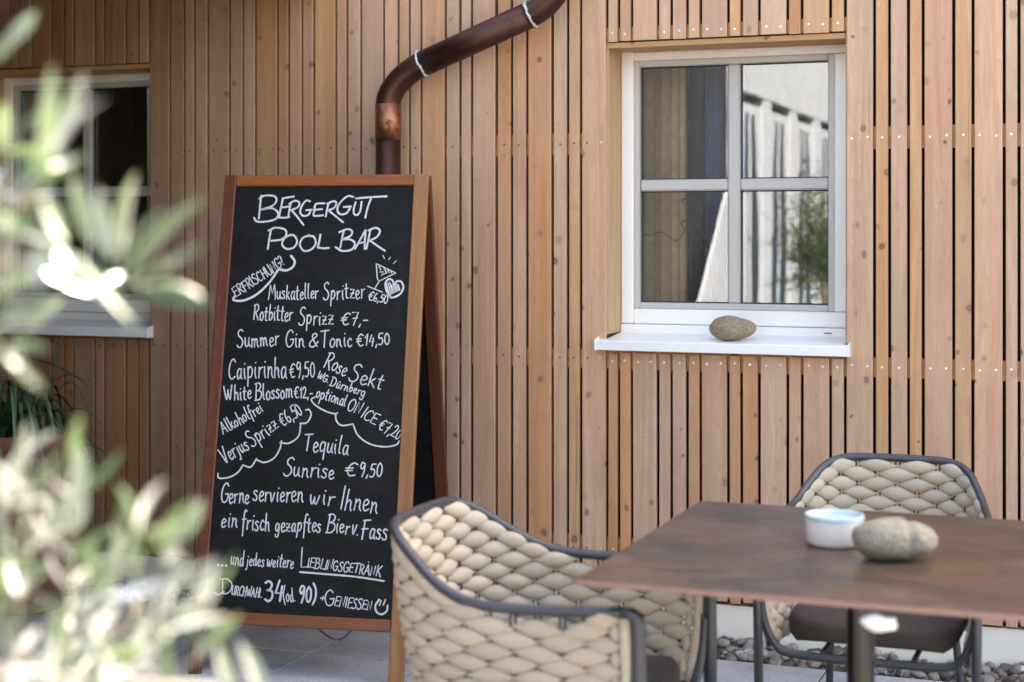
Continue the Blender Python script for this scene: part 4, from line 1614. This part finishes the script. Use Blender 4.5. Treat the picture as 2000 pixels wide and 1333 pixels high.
def make_chair(label):
    root = thing('chair', (0, 0, 0), label, 'chair', 'woven chairs around the table')
    half = [(.297, .290, .648), (.15, .291, .640), (.02, .289, .636), (-.07, .284, .645), (-.135, .266, .670), (-.19, .243, .706), (-.245, .210, .745), (-.28, .160, .764), (-.292, .08, .768)]
    full = [(x_, y_, z_) for x_, y_, z_ in half] + [(x_, -y_, z_) for x_, y_, z_ in reversed(half)]
    rim = catmull(full, 8)
    halfb = [(.285, .262, .365), (.13, .248, .36), (.02, .246, .355), (-.05, .243, .352), (-.10, .232, .35), (-.15, .21, .35), (-.195, .17, .35), (-.218, .115, .35), (-.226, .05, .35)]
    fullb = [(x_, y_, z_) for x_, y_, z_ in halfb] + [(x_, -y_, z_) for x_, y_, z_ in reversed(halfb)]
    bot = catmull(fullb, 8)
    n = len(rim)
    acc = [0]
    for i in range(1, n):
        acc.append(acc[-1] + ((rim[i] - rim[i - 1]).length + (bot[i] - bot[i - 1]).length) / 2)
    tot = acc[-1]

    def P(s_, v_):
        s_ = max(0, min(tot, s_))
        i = 1
        while i < n - 1 and acc[i] < s_:
            i += 1
        f_ = (s_ - acc[i - 1]) / (acc[i] - acc[i - 1])
        a = rim[i - 1].lerp(rim[i], f_)
        b = bot[i - 1].lerp(bot[i], f_)
        p = a.lerp(b, v_)
        out = V((a.x - (-.0), a.y, 0)).normalized()
        # the shell bellies out a little
        return p + out * (.014 * math.sin(math.pi * v_))

    # frame: rim with the two front legs in one bent tube
    leg_r = .0115
    for sgn in (1, -1):
        y_ = .290 * sgn
        pts = [V((.272, y_, .6478)), V((.297, y_, .647)), V((.307, y_, .640)), V((.311, y_, .628)), V((.312, y_ * .985, .45)), V((.316, y_ * .965, .012))]
        MB().tube(pts, [.0105, .0108, .0115, .012, .013, .012], 12, flat=1.25).build('front_leg', M['frame_metal'], root)
        MB().lathe([(0, 0), (.014, 0), (.014, .014), (.0, .016)], 12, (.316, y_ * .965, 0)).build('foot_cap', M['foot'], root)
        pts = [V((-.17, .175 * sgn, .365)), V((-.20, .185 * sgn, .25)), V((-.245, .20 * sgn, .012))]
        MB().tube(catmull(pts, 4), .0115, 10).build('rear_leg', M['frame_metal'], root)
        MB().lathe([(0, 0), (.014, 0), (.014, .014), (.0, .016)], 12, (-.245, .20 * sgn, 0)).build('foot_cap', M['foot'], root)
    inner_rim = [p for p in rim if p.x < .27]
    MB().tube([V((.275, .290, .6477))] + inner_rim[1:-1] + [V((.275, -.290, .6475))], .0112, 12).build('rim', M['frame_metal'], root)
    MB().tube(bot, .008, 8).build('lower_rim', M['frame_metal'], root)
    # front seat rail, curving up into the legs
    fr_ = [(.30, .284, .52), (.296, .276, .44), (.288, .25, .375), (.28, .20, .345), (.28, .0, .342)]
    fr_ = fr_ + [(x_, -y_, z_) for x_, y_, z_ in reversed(fr_[:-1])]
    MB().tube(catmull(fr_, 6), .0112, 10).build('seat_rail', M['frame_metal'], root)
    for y_ in (-.12, .12):
        MB().tube([V((.27, y_, .348)), V((-.2, y_, .352))], .008, 8).build('stretcher', M['frame_metal'], root)
    # cushion
    bm = bmesh.new()
    bmesh.ops.create_cube(bm, size=2)
    bmesh.ops.subdivide_edges(bm, edges=list(bm.edges), cuts=9, use_grid_fill=True)
    for v in bm.verts:
        x_, y_, z_ = v.co
        e = 5.0
        r_ = (abs(x_) ** e + abs(y_) ** e) ** (1 / e)
        m_ = max(abs(x_), abs(y_))
        k_ = m_ / r_ if r_ > 0 else 1
        x_, y_ = x_ * k_, y_ * k_
        edge = max(0, 1 - max(abs(x_), abs(y_)) ** 6)
        z2 = z_ * (.55 + .45 * edge)
        sq = 1 - .035 * (z_ ** 4)
        v.co = V((x_ * .255 * sq + .03, y_ * .232 * sq, .405 + z2 * .043))
    MB().bm(bm, True).build('cushion', M['cushion'], root)
    # woven pads
    meshes = [lens_mesh(s_) for s_ in range(5)]
    per = int(round(tot / .101))
    step = tot / per
    PITCH = .0262
    rnd = random.Random(77)
    for j in range(19):
        dist = .010 + j * PITCH
        off = 0 if j % 2 == 0 else .5
        cnt = per if j % 2 == 0 else per + 1
        for i in range(cnt):
            s0 = (i + .5 - off) * step
            sa, sb = s0 - step / 2, s0 + step / 2
            sa_c, sb_c = max(sa, .024), min(sb, tot - .024)
            if sb_c - sa_c < .02:
                continue
            sm_ = (sa_c + sb_c) / 2
            hgt = lambda q: (P(q, 1) - P(q, 0)).length
            if dist > hgt(sm_) - .012:
                continue
            v_ = 1 - dist / hgt(sm_)
            A, Bp = P(sa_c, max(0.035, 1 - dist / hgt(sa_c))), P(sb_c, max(0.035, 1 - dist / hgt(sb_c)))
            C_ = P(sm_, v_)
            dn = (P(sm_, min(1, v_ + .05)) - P(sm_, max(0, v_ - .05))).normalized()
            T_ = (Bp - A)
            ln = T_.length * .985
            T_.normalize()
            dn = (dn - T_ * dn.dot(T_)).normalized()
            N_ = T_.cross(dn).normalized()
            if N_.dot(V((C_.x + .0, C_.y, 0))) < 0:
                N_ = -N_
            rowh = PITCH
            o = bpy.data.objects.new('woven_pad', rnd.choice(meshes))
            COL.objects.link(o)
            o.parent = root
            Zc = -dn
            Yc = Zc.cross(T_)
            R = Matrix((T_, Yc, Zc)).transposed().to_4x4()
            S_ = Matrix.Diagonal((ln, .031 * rnd.uniform(.92, 1.1), rowh * 1.54 * rnd.uniform(.94, 1.04), 1))
            mid = (A + Bp) / 2 * .35 + C_ * .65
            bulge = 1 if Yc.dot(V((C_.x, C_.y, 0))) > 0 else -1
            R2 = Matrix.Rotation(rnd.uniform(-.085, .085), 4, 'Y')
            o.matrix_local = Matrix.Translation(mid) @ R @ R2 @ S_
    for s0 in (.016, tot - .016):
        MB().tube([P(s0, .03 + .96 * q / 10) for q in range(11)], .0145, 10, flat=.8).build('edge_strap', M['pad'], root, recenter=False)
    # vertical double rods that carry the weave
    for i in range(per * 2 + 1):
        s0 = min(max(i * step / 2, .006), tot - .006)
        rb_ = MB()
        for ds in (-.0052, .0052):
            if s0 + ds < 0 or s0 + ds > tot:
                continue
            rb_.tube([P(s0 + ds, q / 5) for q in range(6)], .0029, 6)
        rb_.build('rod', M['rod'], root, recenter=False)
    return root


chair_a = make_chair('woven beige chair with grey rim at the left end of the table, nearest the chalkboard')
chair_b = copy_tree(chair_a)
chair_b['label'] = 'woven chair pushed in behind the table, standing nearest the wall'
chair_a.location = (-1.210, 3.335, 0)
chair_b.location = (-0.600, 4.29, 0)
chair_b.scale = (1, .925, 1)
chair_b.rotation_euler = (0, 0, -math.pi / 2)

# ------------------------------------------------------------------ potted strap-leaved plant by the left end of the wall
random.seed(14)
pc = on_y(40, 900, 4.95)
pc.z = 0
pl = thing('strap_leaved_plant', pc, 'dark green strap-leaved plant in a tall reddish planter below the left window', 'plant')
MB().lathe([(0, 0), (.15, 0), (.155, .01), (.21, .60), (.225, .61), (.225, .66), (.205, .66), (.20, .62)], 36, pc).build('planter', M['pot_clay'], pl)
MB().lathe([(.0, .63), (.203, .625)], 36, pc).build('soil', M['soil'], pl)


def strap(mb, base, az, length, rise, droop, wid):
    pts = []
    d = V((math.cos(az), math.sin(az), 0))
    for k in range(9):
        t_ = k / 8
        pts.append(base + d * (length * .75 * t_ ** .9) + V((0, 0, rise * math.sin(min(1, t_ * 1.15) * math.pi * .62) - droop * t_ ** 2.4)))
    vs_, fs = [], []
    side = d.cross(V((0, 0, 1)))
    for k, p in enumerate(pts):
        t_ = k / 8
        w_ = wid * (1 - t_ ** 2.5) * (.5 + .5 * min(1, t_ * 4)) + .0006
        vs_ += [p - side * w_, p + V((0, 0, -w_ * .5)), p + side * w_]
    for k in range(8):
        for m_ in (0, 1):
            a = k * 3 + m_
            fs.append((a, a + 1, a + 4, a + 3))
    mb.add(vs_, fs, True)


for k in range(55):
    az = random.uniform(0, 2 * math.pi)
    mb = MB()
    strap(mb, pc + V((random.uniform(-.07, .07), random.uniform(-.07, .07), .63)), az, random.uniform(.22, .50), random.uniform(.14, .34), random.uniform(.25, .75), random.uniform(.006, .012))
    mb.build('leaf', M['leaf_dark'], pl)
for (pa) in ([(60, 900), (110, 700), (122, 656)], [(70, 760), (130, 850), (200, 880), (232, 930), (244, 965)], [(90, 860), (160, 890), (190, 910), (178, 960)], [(60, 700), (110, 715), (165, 745)]):
    pts = catmull([on_y(a, b, 4.9) for a, b in pa], 6)
    MB().tube(pts, .0035, 6).build('flower_stalk', M['leaf_dark'], pl)

# ------------------------------------------------------------------ olive trees
def leaf_mesh(curve, fold, seed=0):
    """unit olive leaf: length 1 along x, width by scale"""
    n = 8
    vs_, fs = [], []
    for i in range(n + 1):
        t_ = i / n
        w_ = (math.sin(math.pi * min(1, t_ * .96 + .03)) ** .75) * .5 * (1 - .25 * t_)
        z = curve * (t_ * (1 - t_)) * 4 * .25 - curve * .2 * t_ * t_
        vs_ += [(t_, -w_, z + fold * w_), (t_, 0, z), (t_, w_, z + fold * w_)]
    for i in range(n):
        for m_ in (0, 1):
            a = i * 3 + m_
            fs.append((a, a + 3, a + 4, a + 1))
    return MB().add(vs_, fs, True).mesh('leaf', M['olive'])


LEAVES = [leaf_mesh(c_, f_) for c_, f_ in ((.15, .35), (.35, .2), (-.2, .3), (.05, .45), (.5, .3))]


def put_leaf(root, base, tip, wid, rnd, roll=None):
    d = tip - base
    ln = d.length
    X = d / ln
    ref = V((0, 0, 1)) if abs(X.z) < .9 else V((0, 1, 0))
    Y = ref.cross(X).normalized()
    Z = X.cross(Y)
    o = bpy.data.objects.new('leaf', rnd.choice(LEAVES))
    COL.objects.link(o)
    o.parent = root
    R = Matrix((X, Y, Z)).transposed().to_4x4()
    roll = rnd.uniform(0, 2 * math.pi) if roll is None else roll
    o.matrix_local = Matrix.Translation(base - root.location) @ R @ Matrix.Rotation(roll, 4, 'X') @ Matrix.Diagonal((ln, wid, ln * .5, 1))
    return o


def olive_stem(root, pts, rnd, leaf_len=.055, gap=.020, wid=.0115, r0=.0022, spread=.62, start=0.0):
    pts = catmull(pts, 6) if len(pts) > 2 else [pts[0].lerp(pts[1], k / 6) for k in range(7)]
    MB().tube(pts, [r0 * (1 - .65 * i / (len(pts) - 1)) for i in range(len(pts))], 6).build('twig', M['twig_pale'], root, recenter=True)
    acc, side, nxt = 0, 0, start
    total = sum((b - a).length for a, b in zip(pts[:-1], pts[1:]))
    for a, b in zip(pts[:-1], pts[1:]):
        seg = (b - a).length
        while nxt < acc + seg:
            p = a.lerp(b, (nxt - acc) / seg)
            t_ = (b - a).normalized()
            fr_ = nxt / total
            o1 = t_.orthogonal().normalized()
            ang = side * math.pi / 2 + rnd.uniform(-.5, .5)
            o1.rotate(Matrix.Rotation(ang, 3, t_))
            for sg in (1, -1):
                ll = leaf_len * rnd.uniform(.75, 1.2) * (1 - .25 * fr_)
                dr = (t_ * (1 - spread * .55) + o1 * sg * spread + V((0, 0, rnd.uniform(-.15, .15)))).normalized()
                put_leaf(root, p, p + dr * ll, wid * rnd.uniform(.8, 1.2), rnd)
            side += 1
            nxt += gap * rnd.uniform(.8, 1.25)
        acc += seg
    put_leaf(root, pts[-1], pts[-1] + (pts[-1] - pts[-2]).normalized() * leaf_len * .8, wid, rnd)


rnd = random.Random(45)
trunk_foot = at_depth(-520, 454, 1.15 * 1.52)
trunk_foot.z = 0
olive = thing('olive_tree', trunk_foot, 'out-of-focus olive tree with silvery green leaves close to the camera, along the left edge', 'tree')
DS = 1.52


def A(px, py, d):
    return at_depth(px, py, d * DS)


trunk_pts = [trunk_foot + V((0, 0, .30)), trunk_foot + V((.01, .02, .7)), A(-430, 1000, 1.1), A(-360, 520, 1.05), A(-330, 60, 1.0)]
MB().tube(catmull(trunk_pts, 6), [.024 - .014 * i / 24 for i in range(25)], 10).build('trunk', M['bark'], olive)
MB().lathe([(0, 0), (.17, 0), (.21, .34), (.225, .35), (.225, .38), (.20, .38), (.195, .33)], 32, trunk_foot).build('pot', M['zinc'], olive)
MB().lathe([(0, .345), (.196, .342)], 32, trunk_foot).build('soil', M['soil'], olive)
limbs = [[A(-420, 980, 1.1), A(-250, 1150, 1.05), A(-60, 1400, 1.0), A(120, 1480, .98)],
         [A(-350, 500, 1.05), A(-200, 560, .98), A(-60, 520, .92)],
         [A(-360, 760, 1.07), A(-200, 760, 1.03), A(-60, 740, 1.0)],
         [A(-335, 200, 1.02), A(-180, 220, 1.0), A(-50, 180, .98)]]
for lm in limbs:
    MB().tube(catmull(lm, 6), .006, 8).build('limb', M['bark'], olive)
stems = [  # dense lower bush
    ([A(20, 1480, .98), A(35, 1200, .97), A(50, 930, .95)], .058, .022),
    ([A(100, 1480, 1.0), A(130, 1200, 1.0), A(150, 910, .98)], .058, .022),
    ([A(160, 1480, 1.06), A(210, 1260, 1.05), A(235, 1040, 1.04)], .056, .022),
    ([A(60, 1400, .92), A(180, 1200, .91), A(270, 1030, .90)], .056, .022),
    ([A(150, 1400, .97), A(260, 1200, .96), A(345, 1060, .95)], .054, .022),
    ([A(120, 1480, .90), A(260, 1300, .90), A(390, 1160, .90)], .052, .022),
    ([A(160, 1500, 1.02), A(290, 1370, 1.0), A(400, 1265, 1.0)], .052, .023),
    ([A(-60, 1300, 1.0), A(20, 1150, 1.0), A(90, 1040, 1.0)], .055, .024),
    ([A(-60, 1500, .94), A(60, 1400, .94), A(200, 1330, .94)], .055, .024),
    ([A(-60, 980, 1.05), A(10, 930, 1.04), A(60, 890, 1.03)], .05, .026),
    # upper sprays
    ([A(-70, 470, .92), A(20, 400, .90), A(80, 330, .90)], .060, .026),
    ([A(-60, 520, .92), A(80, 510, .92), A(200, 545, .93), A(290, 560, .94)], .056, .034),
    ([A(-60, 740, 1.0), A(0, 690, 1.0), A(55, 640, 1.0)], .050, .026),
    ([A(-60, 180, .98), A(-25, 130, .97), A(10, 90, .97)], .048, .030),
    ([A(-60, 420, 1.05), A(0, 380, 1.05), A(40, 350, 1.05)], .055, .028),
    ([A(-80, 330, 1.0), A(-20, 310, 1.0), A(30, 270, 1.0)], .055, .026),
    ([A(-60, 640, .9), A(0, 560, .9), A(40, 440, .9)], .055, .028),
    ([A(-60, 1180, 1.1), A(40, 1080, 1.1), A(130, 990, 1.1)], .055, .022),
    ([A(0, 1480, 1.12), A(120, 1260, 1.12), A(200, 1120, 1.12)], .055, .022),
    ([A(60, 1500, 1.1), A(220, 1330, 1.1), A(330, 1180, 1.1)], .052, .022),
    ([A(-60, 1060, .92), A(0, 1000, .92), A(70, 950, .92)], .052, .026),
]
for pts, ll, gp in stems:
    olive_stem(olive, pts, rnd, ll * 1.12, gp * 1.42, .0112 * 1.3)
# single large leaves that the photograph shows one by one: base, tip, depth, width in pixels
for bx_, by_, tx_, ty_, dep, wd, roll in [
    (85, 360, 100, 130, .88, 42, .4), (110, 300, 165, 145, .92, 34, 1.0), (95, 330, 205, 185, .86, 36, .2), (60, 300, 110, 352, .82, 46, 1.3),
    (85, 385, 125, 475, .85, 40, .3), (75, 480, 70, 570, .70, 62, .0), (120, 490, 150, 540, .80, 40, .2), (150, 500, 265, 640, .88, 38, .5),
    (215, 510, 190, 365, .92, 40, .9), (240, 520, 262, 335, .95, 34, 1.2), (230, 540, 330, 400, .92, 46, .6), (250, 550, 400, 385, .95, 40, .9),
    (250, 560, 405, 480, .90, 48, .4), (270, 570, 412, 592, .92, 42, 1.1), (180, 480, 140, 335, .93, 34, .5),
    (20, 640, 50, 560, .95, 30, .4), (25, 640, 115, 612, .97, 26, .3), (15, 700, 85, 768, .92, 40, .2), (20, 670, 95, 685, 1.0, 34, 1.2),
    (-20, 110, 75, 45, .95, 26, .3), (0, 1000, 40, 880, .98, 36, .4), (140, 1010, 160, 870, .95, 40, .3), (300, 1080, 385, 975, .95, 40, .8),
    (290, 1170, 420, 1095, .93, 36, .2), (300, 1160, 405, 1130, .95, 34, .1), (340, 1180, 392, 1260, .98, 32, 1.2), (345, 1190, 430, 1225, .92, 36, .05),
    (455, 1360, 425, 1258, .97, 30, .4), (515, 1380, 468, 1250, .95, 34, .1),
]:
    b_, t_ = A(bx_, by_, dep), A(tx_, ty_, dep - .006)
    put_leaf(olive, b_, t_, wd * 1.1 * dep * DS / F, rnd, roll)
# a pale old limb that crosses the lower left corner
MB().tube(catmull([A(-420, 1180, 1.12), A(-150, 1285, 1.0), A(60, 1318, .96), A(250, 1338, .94), A(420, 1350, .93)], 6), [.0085 - .004 * i / 24 for i in range(25)], 8).build('limb', plain('pale_bark', (.42, .36, .30), .9), olive)

# the potted olive that the right-hand window mirrors
rnd2 = random.Random(9)
o2c = V((-2.12, -1.0, 0))
ol2 = thing('olive_tree', o2c, 'potted olive tree mirrored in the lower right panes of the right-hand window', 'tree')
MB().tube(catmull([o2c + V((0, 0, .3)), o2c + V((.02, .01, .7)), o2c + V((-.01, 0, 1.15))], 5), .018, 8).build('trunk', M['bark'], ol2)
MB().lathe([(0, 0), (.18, 0), (.22, .36), (.235, .37), (.235, .40), (.21, .40), (.20, .35)], 28, o2c).build('pot', M['zinc'], ol2)
crown = MB()
tw_ = MB()
for k in range(190):
    a = rnd2.uniform(0, 6.28)
    el_ = rnd2.uniform(-.4, 1.4)
    r_ = rnd2.uniform(.22, .58)
    c_ = o2c + V((0, 0, 1.15)) + V((math.cos(a) * math.cos(el_) * r_, math.sin(a) * math.cos(el_) * r_, math.sin(el_) * r_ * 1.35))
    s0 = o2c + V((0, 0, 1.0 + rnd2.uniform(0, .15)))
    pts = [s0, s0.lerp(c_, .5) + V((0, 0, .03)), c_]
    tw_.tube(pts, .0022, 4)
    for q in range(16):
        p = s0.lerp(c_, rnd2.uniform(.35, 1.05))
        d_ = (V((rnd2.uniform(-1, 1), rnd2.uniform(-1, 1), rnd2.uniform(-.6, 1)))).normalized()
        s_ = d_.orthogonal().normalized() * .007
        crown.add([p, p + d_ * .03 + s_, p + d_ * .06, p + d_ * .03 - s_], [(0, 1, 2, 3)])
crown.build('crown', plain('olive_crown_leaf', (.09, .16, .075), .6, var=.5, vscale=12), ol2)
tw_.build('branches', M['bark'], ol2)
